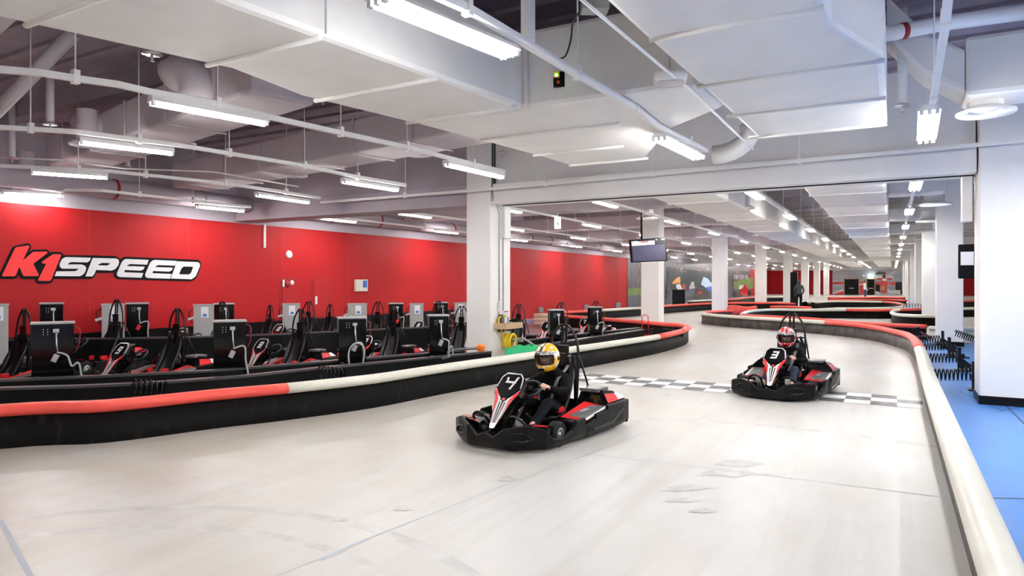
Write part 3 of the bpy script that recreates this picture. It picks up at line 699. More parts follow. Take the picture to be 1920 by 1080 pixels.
q0 = pX(677, 526, WX); q1 = pX(684, 539, WX); mb = MB(); mb.bx(.08, .088, q0.y - a.y, q1.y - a.y, q1.z - b.z, q0.z - b.z); mb.build('display', mat('blue_display', (.02, .12, .5), .3), o)
for x, y, l in ((1012, 581, 'leftmost'), (1097.5, 576, 'middle'), (1157.5, 572, 'rightmost')):
    wallbox('grey_wall_box', 'small grey box low on the red wall, %s of the three' % l, 'box', x - 4, y - 4.5, x + 4, y + 4.5, mat('grey_box', (.2, .2, .21), .5), .08, group='grey boxes low on the red wall')
p = pX(542, 477, WX); mb = MB(); mb.lathe([(0, .05), (.07, .045), (.10, .02), (.11, 0)], Matrix.Translation(p) @ Matrix.Rotation(R(90), 4, 'Y'), 18)
tag(mb.build('smoke_detector', whitep), 'round white detector on the red wall right of the lettering', 'detector')
o, a, b = wallbox('cable_trunking', 'white vertical cable strip under the beam on the red wall', 'trunking', 493.5, 421, 497, 465, white, .04)
# ------------------------------------------------------------------ mural on the left wall (generic racing crowd scene)
def mural(name, label, loc): return thing(name, label, 'mural', loc)
mu = mural('wall_mural', 'large printed wall mural of grandstands, grass and racing cars on the left wall', (WX + .01, 39.2, 0))
def MP(x, y, k=0): return pX(x, y, WX + .02 + .004 * k) - Vector((WX + .01, 39.2, 0))
def mpart(name, polys, m, k=1):
    mb = MB()
    for P in polys: mb.add([MP(x, y, k) for x, y in P], [tuple(range(len(P)))])
    return mb.build(name, m, mu, fix=False)
gz = 3.1
mb = MB(); mb.bx(0, .01, 0, 40.5, 0, gz); mb.build('grandstand_print', crowd_m, mu)
def YP(y0, y1, z0, z1, k):       # rectangle on wall in world Y,z
    return [Vector((.012 + .004 * k, y - 39.2, z)) for y, z in ((y0, z0), (y1, z0), (y1, z1), (y0, z1))]
def mrect(name, rs, m, k):
    mb = MB()
    for r in rs: mb.add(YP(*r, k), [(0, 1, 2, 3)])
    mb.build(name, m, mu, fix=False)
mrect('tarmac_print', [(39.2, 79.5, 0, .95)], mat('mural_tarmac', (.09, .09, .11), .5, var=.2, scale=1), 1)
mrect('grass_print', [(39.3, 44.3, .8, 1.25)], mat('mural_grass', (.16, .24, .05), .6, var=.3, scale=1), 2)
mpart('grass_field_print', [[(1376, 528), (1413, 519), (1413, 541), (1376, 543)]], MT['mural_grass'], 3)
mpart('grandstand_wall_print', [[(1250, 500), (1345, 513), (1345, 545), (1250, 545)]], mat('mural_dark_wall', (.035, .045, .05), .6, var=.2, scale=1), 2)
rnd = random.Random(3)
mpart('fence_posts_print', [[(x, 515 + (x % 3)), (x + 1.6, 515), (x + 1.6, 522 + rnd.random() * 4), (x, 523)] for x in (1377, 1380, 1383, 1387, 1390, 1393, 1397, 1400)], whitep, 4)
spk = random.Random(11)
for nm, mm in (('crowd_specks_print', redp), ('crowd_specks_print', whitep), ('crowd_specks_print', MT['mural_grass'])):
    mpart(nm, [[(x, y), (x + 1.0, y), (x + 1.0, y + 1.6), (x, y + 1.6)] for x, y in [(spk.uniform(1270, 1343), spk.uniform(501, 511)) for _ in range(16)] + [(spk.uniform(1377, 1410), spk.uniform(507, 514)) for _ in range(6)]], mm, 4)
cpt = [(whitep, [(1292, 540), (1297, 528), (1301, 528), (1303, 541), (1298, 548)]), (mat('mural_blue', (.04, .10, .45), .4), [(1290, 543), (1305, 540), (1302, 548), (1293, 547)]), (redp, [(1296, 542), (1302, 541), (1301, 544), (1295, 545)]),
       (mat('mural_lightblue', (.45, .62, .78), .4), [(1314, 533), (1319, 519), (1327, 522), (1333, 530), (1345, 533), (1345, 540), (1325, 541)]), (MT['mural_blue'], [(1320, 540), (1345, 534), (1345, 543), (1330, 547)]), (eyeb, [(1305, 541), (1322, 538), (1328, 552), (1330, 560), (1302, 560)]), (redp, [(1309, 546), (1315, 546), (1315, 551), (1309, 551)]),
       (mat('mural_orange', (.85, .33, .04), .4), [(1270, 520), (1275, 519), (1276, 530), (1262, 533), (1260, 530)]), (whitep, [(1267, 534), (1275, 532), (1280, 542), (1274, 545), (1268, 540)]), (redp, [(1279, 533), (1284, 532), (1286, 543), (1280, 542)]), (eyeb, [(1250, 540), (1256, 539), (1259, 560), (1250, 562)]),
       (redp, [(1387, 548), (1394, 533), (1397, 533), (1402, 541), (1406, 552), (1398, 556), (1389, 553)]), (whitep, [(1386, 535), (1395, 534), (1392, 541), (1385, 543)]), (eyeb, [(1402, 544), (1408, 545), (1408, 556), (1402, 556)]), (eyeb, [(1376, 546), (1384, 548), (1384, 556), (1376, 556)])]
for i, (m, P) in enumerate(cpt): mpart('racing_car_print', [P], m, 5 + i)
# black cabinet before the mural
a = pd(1262, 570, 42); t = thing('black_cabinet', 'black and navy cabinet standing in front of the racing mural', 'cabinet', (a.x, a.y, 0), R(20))
mb = MB(); mb.bx(0, .72, 0, .9, 0, 1.15); mb.build('body', blackp, t, bevel=.02); mb = MB(); mb.bx(.72, .74, .05, .85, .05, 1.1); mb.build('door', navy, t)
# ------------------------------------------------------------------ far mural with a generic red racing car
fm = mural('wall_mural', 'grey and red printed mural with an oncoming red racing car on the far wall', (-6.6, YF - .02, 0))
def FP(x, y, k=0): return pY(x, y, YF - .03 - .012 * k) - Vector((-6.6, YF - .02, 0))
def fpart(name, P, m, k): mb = MB(); mb.add([FP(1550 + x / 11.294, 495 + y / 11.294, k) for x, y in P], [tuple(range(len(P)))]); return mb.build(name, m, fm, fix=False)
q0, q1 = FP(1561, 508.6), FP(1696, 560); mb = MB(); mb.bx(q0.x, q1.x, -.01, .01, 0, 3.1); mb.build('speed_blur_print', hgrey_m, fm)
fpart('red_ground_print', [(130, 640), (370, 560), (830, 395), (1010, 380), (1010, 760), (130, 760)], redp, 1); fpart('white_line_print', [(130, 610), (370, 530), (830, 390), (830, 415), (370, 560), (130, 640)], whitep, 2)
fpart('red_band_print', [(130, 380), (370, 380), (370, 425), (130, 425)], redp, 2)
fpart('red_band_print', [(690, 375), (840, 375), (840, 400), (690, 420)], redp, 2)
for n_, P, m in (('rear_wing', [(1050, 250), (1410, 250), (1410, 320), (1050, 320)], whitep), ('rear_wing', [(1050, 300), (1410, 300), (1360, 340), (1080, 340)], redp), ('tyre', [(1450, 400), (1480, 380), (1590, 380), (1610, 420), (1610, 640), (1460, 640)], blackg), ('tyre', [(1025, 400), (1130, 400), (1130, 600), (1030, 600)], blackg),
                 ('engine_cover', [(1160, 330), (1215, 160), (1270, 330), (1290, 400), (1130, 400)], redp), ('air_intake', [(1185, 260), (1240, 230), (1250, 280), (1190, 280)], blackg), ('side_pods', [(1040, 380), (1480, 380), (1430, 460), (1280, 420), (1050, 440)], redp), ('nose', [(1130, 380), (1290, 380), (1260, 620), (1160, 620)], redp), ('cockpit', [(1165, 310), (1280, 310), (1260, 360), (1190, 360)], whitep),
                 ('nose_stripe', [(1150, 470), (1240, 470), (1230, 550), (1160, 550)], MT['mural_orange']), ('front_wing', [(1290, 500), (1330, 560), (1560, 550), (1560, 640), (1290, 610)], whitep), ('front_wing', [(1010, 570), (1110, 590), (1140, 650), (1010, 640)], whitep), ('upper_camera_wing', [(1030, 200), (1090, 160), (1260, 180), (1250, 210), (1040, 225)], blackg), ('white_streak', [(1290, 250), (1430, 145), (1470, 150), (1330, 250)], whitep)):
    FK = FK + .35 if 'FK' in globals() else 3; fpart(n_ + '_print', P, m, FK)
# far doors
def fardoor(n, x0, x1, yt, lab):
    a = pY(x0, yt, YF - .12); b = pY(x1, yt, YF - .12)
    mb = MB(); mb.bx(a.x - .12, b.x + .12, YF - .18, YF - .08, 0, a.z + .12, 0); mb.bx(a.x, b.x, YF - .22, YF - .10, 0, a.z, 1); mb.box(((a.x + b.x) / 2, YF - .25, a.z * .42), (.5, .06, .08), None, 2)
    o = mb.build('door_%d' % n, [wood, blackp, steel]); struct(o)
fardoor(1, 1583.5, 1610, 523.5, ''); fardoor(2, 1626, 1639.5, 523.5, '')
mb = MB(); p = pY(1632.5, 518, YF - .3); mb.box(p, (.5, .1, .42)); tag(mb.build('exit_sign', mat('exit_glow', (.75, 1, .9), .4, emit=2.2)), 'small glowing green white exit sign above the far door', 'sign')
mb = MB(); p = pd(1619, 517, 80); mb.lathe([(0, -.1), (.09, -.04), (.09, .04), (0, .1)], Matrix.Translation(p), 12); tag(mb.build('globe_detector', whitep), 'tiny white ball high before the far mural', 'detector')
# ================================================================== TRACK BARRIERS
def barrier(label, pts, segs, hz=.375, r=.098, n=5, pm=None, th=.06, group=None, name='track_barrier', sm=True):
    """pts: floor-plan points; segs: list of (index of last control point, colour) for the tube covers"""
    pts = [Vector((p[0], p[1], 0)) for p in pts]; path = smooth(pts, n) if sm else pts
    c = sum(path, Vector()) / len(path); c.z = 0
    t = thing(name, label, 'barrier', c, 0, group); path = [p - c for p in path]
    rows = []
    for i, p in enumerate(path):
        a = path[max(i - 1, 0)]; b = path[min(i + 1, len(path) - 1)]; d = (b - a).normalized(); nn = Vector((-d.y, d.x, 0)) * th / 2
        rows.append([p - nn + Vector((0, 0, .0)), p - nn + Vector((0, 0, hz)), p + nn + Vector((0, 0, hz)), p + nn])
    mb = MB(); mb.grid(rows, sm=True); mb.add(rows[0], [(0, 1, 2, 3)]); mb.add(rows[-1], [(0, 1, 2, 3)]); mb.build('panel', pm or barrier_m, t)
    i0 = 0
    for idx, colr in segs:
        i1 = min(int(round(idx * (n if sm else 1))), len(path) - 1)
        seg = [p + Vector((0, 0, hz - .0)) for p in path[i0:i1 + 1]]
        if len(seg) > 1:
            mb = MB(); mb.tube(seg, r, 12); mb.v = [(a, b, hz + (c_ - hz) * .66) for a, b, c_ in mb.v]; mb.build('tube_cover', tred if colr == 'r' else twhite, t, label='red rounded cover' if colr == 'r' else 'cream white rounded cover')
        i0 = i1
    return t
P0 = lambda L: [pz(*p) for p in L]
def T5(L, z=.43): return [pz(x, y, z) for x, y in L]
# left barrier: base pixels of its track face, then its top on the way back
lp = [Vector((-8.6, 1.2, 0))] + P0([(0, 841), (200, 829), (400, 803)]) + P0([(537, 787)]) + P0([(700, 764), (820, 740), (940, 717.5), (1090, 690), (1153, 678), (1232, 662.5), (1277, 649)]) + [pz(1288, 641), pz(1287, 609.3, .43), pz(1277, 606.8, .43), pz(1250, 605, .43), pz(1222, 602.5, .43), pz(1169, 598, .43), pz(1133, 595.4, .43), pz(1066, 591, .43), pz(1020, 587.5, .43)]
barrier('long curved black track barrier on the left, red then cream tube on top', lp, [(4, 'r'), (10, 'w'), (99, 'r')])
rp = [Vector((.42, -1, 0)), Vector((.42, 3.0, 0)), Vector((.42, 6.0, 0)), Vector((.42, 10.5, 0)), pz(1724, 703) + Vector((.03, 0, 0)), pz(1716, 677.5) + Vector((.03, 0, 0)), pz(1705, 660), pz(1680, 650), pz(1630, 637.5), pz(1550, 627.5), pz(1455, 620), pz(1362, 612.5), pz(1322, 607.5), pz(1318, 586, .43), pz(1325, 583.5, .43), pz(1345, 582, .43), pz(1372, 581, .43)]
barrier('curved barrier from the right foreground, cream then red then cream tube, grey scuffed side', rp, [(4.4, 'w'), (9, 'r'), (13.6, 'w'), (99, 'r')], pm=barrier_g)
barrier('hairpin barrier behind kart 3, cream tip with red arm in front', T5([(1727, 577.5), (1660, 579.5), (1585, 579), (1500, 579), (1455, 578.5), (1415, 580.5), (1397, 584), (1393, 588), (1412, 590.2), (1512, 595.0), (1615, 603.5), (1737, 609)]), [(2, 'r'), (7.2, 'w'), (99, 'r')])
barrier('cream topped barrier with a rounded black end behind the right columns', [pz(1755, 612), pz(1710, 611), pz(1680, 608), pz(1673, 603), pz(1680, 598), pz(1705, 594.5), pz(1760, 594), pz(1835, 594)], [(3, 'k'), (99, 'w')][1:])
barrier('cream barrier lying beyond the blue floor between the right columns', T5([(1742, 611.5), (1780, 612.5), (1840, 613.5)]), [(9, 'w')], pm=twhite)
barrier('barrier in front of the red wall behind the hanging monitor, red and cream', T5([(1040, 585), (1064, 583), (1101, 581), (1201, 575.5), (1250, 571.8), (1341, 566.8), (1376, 566.6), (1444, 566.6), (1490, 568)]), [(2, 'r'), (3, 'w'), (99, 'r')])
barrier('red ended barrier curling below the far red car mural', T5([(1500, 565), (1512, 562.5), (1522, 565.5), (1565, 563.7), (1655, 564.5), (1688, 568), (1694, 571.5), (1680, 575), (1640, 576.4), (1560, 577)]), [(4, 'w'), (6, 'r'), (99, 'w')])
barrier('farthest straight red barrier under the grey mural', T5([(1553, 557), (1600, 556.6), (1650, 556.2), (1697, 557)]), [(9, 'r')])
barrier('second farthest barrier with red tube under the mural', T5([(1555, 560.5), (1590, 561), (1660, 560.5), (1699, 562)]), [(9, 'r')])
barrier('far barrier below the printed mural, cream then red', T5([(1290, 563.5), (1345, 561), (1376, 560), (1416, 556.5), (1475, 555.5)]), [(1.4, 'w'), (3, 'r'), (99, 'w')])
barrier('short low red barrier piece between two far columns', T5([(1445, 573.5), (1478, 573.5), (1520, 575)]), [(9, 'r')])
barrier('far red barrier seen in the gap beside the right edge column', T5([(1795, 563.5), (1835, 562.5)]), [(9, 'r')])
# folded red pad end
def pad(label, x, y, D):
    a = pd(x, y, D); mb = MB(); rows = []
    for i in range(9):
        u = i / 8; rows.append([Vector((u * 1.3 - .4, .25 * math.sin(a_) * (1 + .15 * math.sin(u * 9)), .30 + (.24 + .03 * math.sin(u * 7)) * math.cos(a_))) for a_ in [2 * math.pi * k / 14 for k in range(14)]])
    mb.grid(rows, closed=True); mb.add(rows[0], [tuple(range(14))]); mb.add(rows[-1], [tuple(range(14))]); o = mb.build('crash_pad', tred); o.location = (a.x, a.y, 0); tag(o, label, 'pad')
pad('soft red crash pad lying beside the white column at the barrier tip', 1380, 580, 31)
a = pz(1009, 600, .2)
mb = MB()
for k in range(3): mb.tube([(-.5, 0, .14 + k * .14), (.45, 0, .14 + k * .14)], .09, 10)
o = mb.build('crash_pad', mat('tan_plastic', (.6, .42, .33), .5)); o.location = (pd(1020, 600, 24).x, pd(1020, 600, 24).y + .3, 0); o.rotation_euler = (0, 0, R(25)); tag(o, 'tan ribbed barrier end beside the red wall', 'pad')
# ------------------------------------------------------------------ coil springs behind the right barrier
def spring_unit(label, xs, y, s=1.0):
    t = thing('spring_bracket', label, 'spring', (xs, y, 0), 0, 'coil springs bracing the barrier')
    mb = MB(); pts = []
    L_ = .56; turns = 11
    for i in range(turns * 12 + 1):
        a = 2 * math.pi * i / 12; u = i / (turns * 12); pts.append((-L_ + u * L_ * 1.05, .075 * math.cos(a), .20 + .04 * u + .085 * math.sin(a)))
    mb.tube(pts, .011, 6); mb.build('coil_spring', blackm, t)
    mb = MB(); mb.bx(.03, .09, -.03, .03, 0, .44); mb.build('post', blackm, t)
    mb = MB(); mb.bx(-.02, .42, -.12, .12, 0, .03); mb.prism([(.09, .0, .25), (.36, 0, .03), (.09, 0, .03)], Vector((0, .012, 0)))
    for k in range(3): mb.tube([(.14 + k * .09, .05, .03), (.14 + k * .09, .05, .10)], .018, 6); mb.tube([(.14 + k * .09, -.05, .03), (.14 + k * .09, -.05, .09)], .018, 6)
    mb.build('base_plate', blackm, t)
for lab, y in (('nearest black coil spring and post on the blue floor beside the right column', 12.3), ('second black coil spring and post from the front on the blue floor', 14.9), ('third black coil spring and post from the front on the blue floor', 17.4), ('fourth black coil spring and post at the foot of the column', 19.6)):
    spring_unit(lab, 1.02, y)
def coil(label, p, rz, L=.5, r=.07, turns=9, tilt=0):
    mb = MB(); mb.tube([(-L / 2 + L * i / (turns * 10), r * math.cos(2 * math.pi * i / 10), r * math.sin(2 * math.pi * i / 10)) for i in range(turns * 10 + 1)], .011, 5)
    mb.box((L / 2, 0, 0), (.02, .2, .2)); o = mb.build('coil_spring', blackm); o.location = p; o.rotation_euler = (0, R(tilt), rz); tag(o, label, 'spring')
coil('black coil spring against the cream barrier beside the far white column', pd(1812, 631, 16.3), R(0), .5, .08, 11, 20)
coil('black coil spring between pit rail and left barrier under the front charger row', pz(279, 727, .33), R(62), .35, .09, 6, 10)
coil('black coil spring between pit rail and left barrier behind the cream tube start', pz(621, 700, .33), R(62), .35, .09, 6, 10)
coil('black coil spring inside the red barrier bend', pd(1262, 622, 17.2), R(15), .5, .06, 9, 5)
coil('black coil spring at the foot of the column behind the pit rail', pz(1212, 622, .2), R(40), .4, .08, 6)
coil('far cluster of black springs at the red barrier curl', pd(1712, 574, 30), R(10), .9, .12, 8)
t = thing('barrier_bracket', 'dark red barrier bracket leaning on the red barrier arm behind kart 3', 'bracket', pd(1722, 628, 18.2), R(35))
mb = MB(); mb.box((0, 0, .05), (.09, .09, .34), Matrix.Rotation(R(-20), 3, 'Y')); mb.build('post', blackp, t); mb = MB(); mb.tube([(0, 0, .08), (.35, 0, -.08)], .05, 8); mb.build('arm', mat('dark_red_paint', (.12, .01, .02), .4), t)
t = thing('red_hand_trolley', 'thin red tubular frame trolley standing at the column foot by the pit rail', 'trolley', pz(1210, 626, .12) + Vector((0, 0, -.12)), R(10))
mb = MB(); mb.tube([(-.08, 0, .05), (-.10, 0, .62), (-.05, 0, .68), (.03, 0, .68), (.08, 0, .62), (.10, 0, .05)], .014, 6); mb.build('frame', redp, t); mb = MB(); mb.bx(-.14, .16, -.12, .12, .02, .10); mb.build('base', redp, t)
# ================================================================== PIT RAILS
def rail(label, pts, z, w=.10, name='pit_rail', m=blackp):
    P = [pz(x, y, z) for x, y in pts]; c = sum(P, Vector()) / len(P); c.z = 0; t = thing(name, label, 'rail', c)
    P = [Vector((p.x, p.y, 0)) - c for p in P]; rows = []; rt = []
    for i, p in enumerate(P):
        a = P[max(i - 1, 0)]; b = P[min(i + 1, len(P) - 1)]; d = (b - a).normalized(); n = Vector((-d.y, d.x, 0)) * w / 2
        rows.append([p - n, p - n + Vector((0, 0, z - .03)), p + n + Vector((0, 0, z - .03)), p + n]); rt.append([p - n * 1.25 + Vector((0, 0, z - .03)), p - n * 1.25 + Vector((0, 0, z)), p + n * 1.25 + Vector((0, 0, z)), p + n * 1.25 + Vector((0, 0, z - .03))])
    mb = MB(); mb.grid(rows, sm=False); mb.add(rows[0], [(0, 1, 2, 3)]); mb.add(rows[-1], [(0, 1, 2, 3)]); mb.build('board', m, t)
    mb = MB(); mb.grid(rt + [], sm=False, closed=True); mb.add(rt[0], [(0, 1, 2, 3)]); mb.add(rt[-1], [(0, 1, 2, 3)]); mb.build('cap', mat('dark_metal_cap', (.09, .09, .095), .3, metal=.5), t)
rail('front black pit rail just behind the left barrier', [(-30, 728), (0, 726), (150, 722), (272, 716.6), (450, 704), (600, 688), (760, 673.7), (918, 658)], .38)
rail('second black pit rail behind the front row of chargers', [(-30, 713), (0, 711), (172, 704), (394, 693.5), (600, 677), (804, 661), (868, 655)], .36)
rail('front black pit rail beyond the shelf column', [(960, 654), (1004, 647.7), (1100, 633), (1204, 617.5)], .38)
rail('second black pit rail beyond the shelf column with chargers on it', [(960, 641), (1031, 631.5), (1107, 623), (1200, 614)], .36)
rail('back black pit rail near the red wall', [(-30, 637), (0, 636), (351, 631), (531, 625), (700, 617), (868, 609)], .62, .08)
# ================================================================== CHARGERS
def charger(label, x0, x1, ytop, D, kind, group, cable=0):
    xc = (x0 + x1) / 2; top = pd(xc, ytop, D); hgt = top.z; w = (x1 - x0) * D / F * .97
    dx, dy = dr(xc); rz = math.atan2(dy, dx) - R(90)       # faces the camera roughly
    rz = rz * .55 + R(58) * .45 if kind == 'b' else rz
    wv = w / max(.75, abs(math.cos(rz - (math.atan2(dy, dx) - R(90)))))
    t = thing('charging_cabinet', label, 'charger', (top.x, top.y, 0), rz, group)
    dp = .22
    mb = MB(); mb.bx(-wv / 2, wv / 2, 0, dp, .02, hgt - .025); mb.build('body', blackg if kind == 'b' else steelp, t, bevel=.006)
    mb = MB(); mb.bx(-wv / 2 - .012, wv / 2 + .012, -.012, dp + .012, hgt - .03, hgt); mb.build('lid', steelp, t, bevel=.004)
    if kind == 'b':
        mb = MB()
        for zz in (.93, .42):
            for xx in (-.27, .30): mb.lathe([(0, -.012), (.011, -.01), (.012, 0)], Matrix.Translation((xx * wv, 0, hgt * zz - .06)) @ Matrix.Rotation(R(90), 4, 'X'), 8)
        for i in range(3):
            for j in (-.22, -.12, .12): mb.box((j * wv, -.004, hgt - .10 - i * .035), (.010, .008, .010))
        mb.build('screws_and_leds', whitep, t)
        mb = MB()
        for i in range(9):
            for j in range(3): mb.box((-wv * .42 + j * .022, -.003, .12 + i * .026), (.009, .006, .012))
        mb.build('vent_slots', steel, t)
        mb = MB(); mb.box((.08 * wv, -.02, hgt - .12), (.07, .04, .05)); mb.tube([(.08 * wv, -.03, hgt - .12), (.09 * wv, -.05, hgt - .3), (.12 * wv, -.06, hgt - .40)], .012, 6); mb.build('socket', steel, t)
        mb = MB(); c0 = Vector((.1 * wv, -.06, hgt - .42))
        if cable == 1: pts = [c0, c0 + Vector((.12, -.02, -.05)), Vector((wv * .45, -.08, hgt - .62)), Vector((wv * .62, -.08, .5)), Vector((wv * .70, -.05, .25)), Vector((wv * .75, 0, .06))]
        elif cable == 2: pts = [c0, c0 + Vector((.10, -.02, -.02)), c0 + Vector((.12, -.02, -.3)), c0 + Vector((.02, -.03, -.46)), c0 + Vector((-.10, -.03, -.35)), c0 + Vector((-.11, -.03, -.12)), c0 + Vector((0, -.03, -.0)), c0 + Vector((.13, -.04, -.1)), c0 + Vector((.10, -.03, -.48)), c0 + Vector((.22, -.03, -.56)), c0 + Vector((.5, .0, -.56))]
        else: pts = [c0, c0 + Vector((.15, -.02, .03)), Vector((wv * .48, -.06, hgt - .6)), Vector((wv * .55, -.03, .3)), Vector((wv * .6, 0, .08))]
        mb.tube(smooth(pts, 6), .014, 7); mb.build('charging_cable', greycable, t)
        mb = MB(); mb.box(c0 + Vector((-.02, -.01, -.08)), (.07, .03, .11), Matrix.Rotation(R(25), 3, 'Y')); mb.build('plug', redp if cable == 0 else steel, t, bevel=.005)
        mb = MB(); mb.tube(smooth([(wv / 2, .04, hgt - .07), (wv / 2 + .07, .03, hgt - .12), (wv / 2 + .06, .03, hgt - .32), (wv / 2 + .02, .04, hgt - .42)], 5), .008, 6); mb.build('thin_red_lead', mat('dark_red_lead', (.25, .02, .03), .4), t)
    else:
        mb = MB(); mb.box((wv * .05, -.004, hgt - .17), (.15, .008, .24)); s = mb.build('sticker', whitep, t); mb = MB(); mb.box((wv * .05, -.010, hgt - .235), (.075, .006, .06)); mb.build('blue_label', mat('label_blue', (.03, .2, .6), .4), s)
        mb = MB()
        for i in range(6): mb.box((-wv * .42 + i * wv * .165, -.004, .14), (wv * .13, .008, .22))
        mb.build('vent_panel', mat('light_steel', (.6, .6, .6), .4), t)
        mb = MB(); mb.tube(smooth([(-wv / 2, .04, hgt - .1), (-wv / 2 - .08, .02, hgt - .16), (-wv / 2 - .07, .02, hgt - .32), (-wv / 2 - .01, .03, hgt - .4)], 5), .009, 6); mb.build('lead', blackm, t)
        mb = MB(); mb.box((-wv / 2 - .05, 0, hgt - .30), (.12, .04, .05), Matrix.Rotation(R(-20), 3, 'Y')); mb.build('plug', steel, t)
    return t
G1 = 'black chargers in the front row'; G2 = 'chargers in the back row by the red wall'
for l, x0, x1, yt, D, cb in (('largest black charging cabinet at far left with hanging thick grey cable', 65, 133, 604, 9.4, 1), ('black front row charging cabinet with grey connector tag, second from left', 402, 460, 600.5, 10.0, 3), ('black front row charging cabinet with a looped grey cable', 635, 687, 594.5, 11.0, 2), ('black front row charging cabinet nearest the shelf column', 805, 842, 590, 12.0, 1),
                             ('black charging cabinet beyond the shelf column, left of two', 1031, 1058, 580, 14.9, 3), ('black charging cabinet beyond the shelf column, right of two', 1106, 1129, 575, 16.6, 3)):
    charger(l, x0, x1, yt, D, 'b', G1, cb)
for l, x0, x1, yt, D, k in (('grey steel charger cut by the left edge of the photo', -24, 12, 570, 11.7, 'g'), ('black back row charger with red plug, left end', 78, 115, 567.5, 12.3, 'b'), ('grey stickered charger behind the second parked kart', 193, 231, 569.5, 13.3, 'g'), ('black back row charger with red plug under the lettering end', 239, 276, 567.5, 13.7, 'b'),
                            ('grey stickered charger left of the black pair below the lettering end', 364, 400, 571, 14.8, 'g'), ('black back row charger hidden partly by a roll hoop', 403, 438, 568.5, 15.2, 'b'), ('grey stickered charger in front of the fire hose cabinet', 530, 562, 569, 16.6, 'g'), ('grey stickered charger below the control panel', 652, 688, 569, 17.9, 'g'),
                            ('black back row charger with coiled cable right of the control panel', 730, 756, 568, 18.4, 'b'), ('grey stickered charger in the middle right of the back row', 768, 794, 569, 18.9, 'g'), ('black back row charger behind the kart near the column', 815, 840, 566.5, 19.3, 'b'), ('grey stickered charger half hidden by the shelf column', 852, 876, 567.5, 19.7, 'g')):
    charger(l, x0, x1, yt, D, k, G2)
# ================================================================== KARTS
kart4 = make_kart('4', 'black and red racing kart number 4 in the foreground with yellow helmet driver')
kart3 = make_kart('3', 'black and red racing kart number 3 on the chequered line')
kp = {n: make_kart(n, 'x', detail=False) for n in ('9', '10', '8', '1', '7')}
KROT = R(-5.5)
kart4.location = (-3.365, 6.52, 0); kart4.rotation_euler = (0, 0, KROT)
kart3.location = (-1.415, 10.75, 0); kart3.rotation_euler = (0, 0, R(-5))
hy = helmet_material('yellow_helmet', (.88, .46, .01), (.88, .80, .55), (.75, .75, .73)); hr = helmet_material('red_white_helmet', (.62, .60, .60), (.62, .01, .02), (.45, .45, .46))
make_driver('person', 'driver in black jacket and yellow helmet steering kart number 4', 'black jacket and dark trousers', kart4.location, KROT, hy, 'yellow full face helmet with black and white flames', darkjeans, 10)
make_driver('person', 'driver in black jacket, jeans and red white helmet steering kart number 3', 'black jacket and blue jeans', kart3.location, R(-5), hr, 'red and white full face helmet', jeans, 8)
PK = [(46, 580.5, 10.3, '8', 'parked kart at the far left edge with only seat and hoop in view', 1), (333, 579, 10.9, '9', 'parked front row kart number 9 beside the largest charger', 1), (564, 580, 12.0, '8', 'parked front row kart with tall hoop right of the second charger', 1), (739, 581, 13.0, '9', 'parked front row kart with wide seat right of the looped cable', 1), (866, 574, 14.3, '10', 'parked front row kart mostly hidden behind the shelf column', 1),
      (973, 570.6, 15.6, '10', 'parked kart seen right of the shelf column above the green cloth', 1), (1053, 567, 17.1, '1', 'parked kart number 1 beyond the shelf column', 1), (1118, 565, 18.9, '7', 'parked kart number 7 between two chargers', 1),
      (219, 562.5, 12.5, '10', 'parked second row kart with tall hoop in front of grey charger', 2), (417, 566, 14.0, '8', 'parked second row kart number 8 under the lettering end', 2), (579, 565.5, 15.6, '10', 'parked second row kart number 10 in the middle', 2), (709, 566, 16.3, '9', 'parked second row kart right of the control panel', 2), (822, 565, 17.0, '8', 'parked second row kart left of the shelf column', 2),
      (507, 572, 16.4, '7', 'parked back row kart near the fire hose cabinet', 3), (619, 570.6, 17.8, '1', 'parked back row kart below the service door', 3)]
used = set()
for x, y, D, n, lab, row in PK:
    p = pd(x, y, D); s = p.z / HOOP; src = kp[n]
    rz = R(6) if x < 900 else R(2); 
    if row == 3: rz = R(-10)
    off = Matrix.Rotation(rz, 3, 'Z') @ Vector((0, .565, 0)) * min(s, 1.06) * .88
    k = src if n not in used else dup(src); used.add(n)
    k.location = (p.x - off.x, p.y - off.y, 0); k.rotation_euler = (0, 0, rz); k.scale = (min(s, 1.06) * .88, min(s, 1.06) * .88, s); k['label'] = lab; k['group'] = 'karts parked in the pit lanes'
# ------------------------------------------------------------------ far people
a = pd(1498, 570, 38); make_stander('person', 'person in dark clothes standing with head bowed among far columns', (a.x, a.y, 0), R(200), mat('charcoal_jacket', (.03, .035, .04), .9), darkjeans, 'charcoal jacket and dark trousers')
a = pd(1622, 570, 62); make_stander('person', 'person in white top standing before the far doors', (a.x, a.y, 0), R(75), whitep, navy, 'white top and blue trousers')
mb = MB(); a = pd(1489, 560, 46); mb.box((a.x, a.y, 1.15), (.45, .4, 2.3)); tag(mb.build('tall_black_cabinet', blackp, bevel=.02), 'tall black cabinet beside the person in dark clothes', 'cabinet')
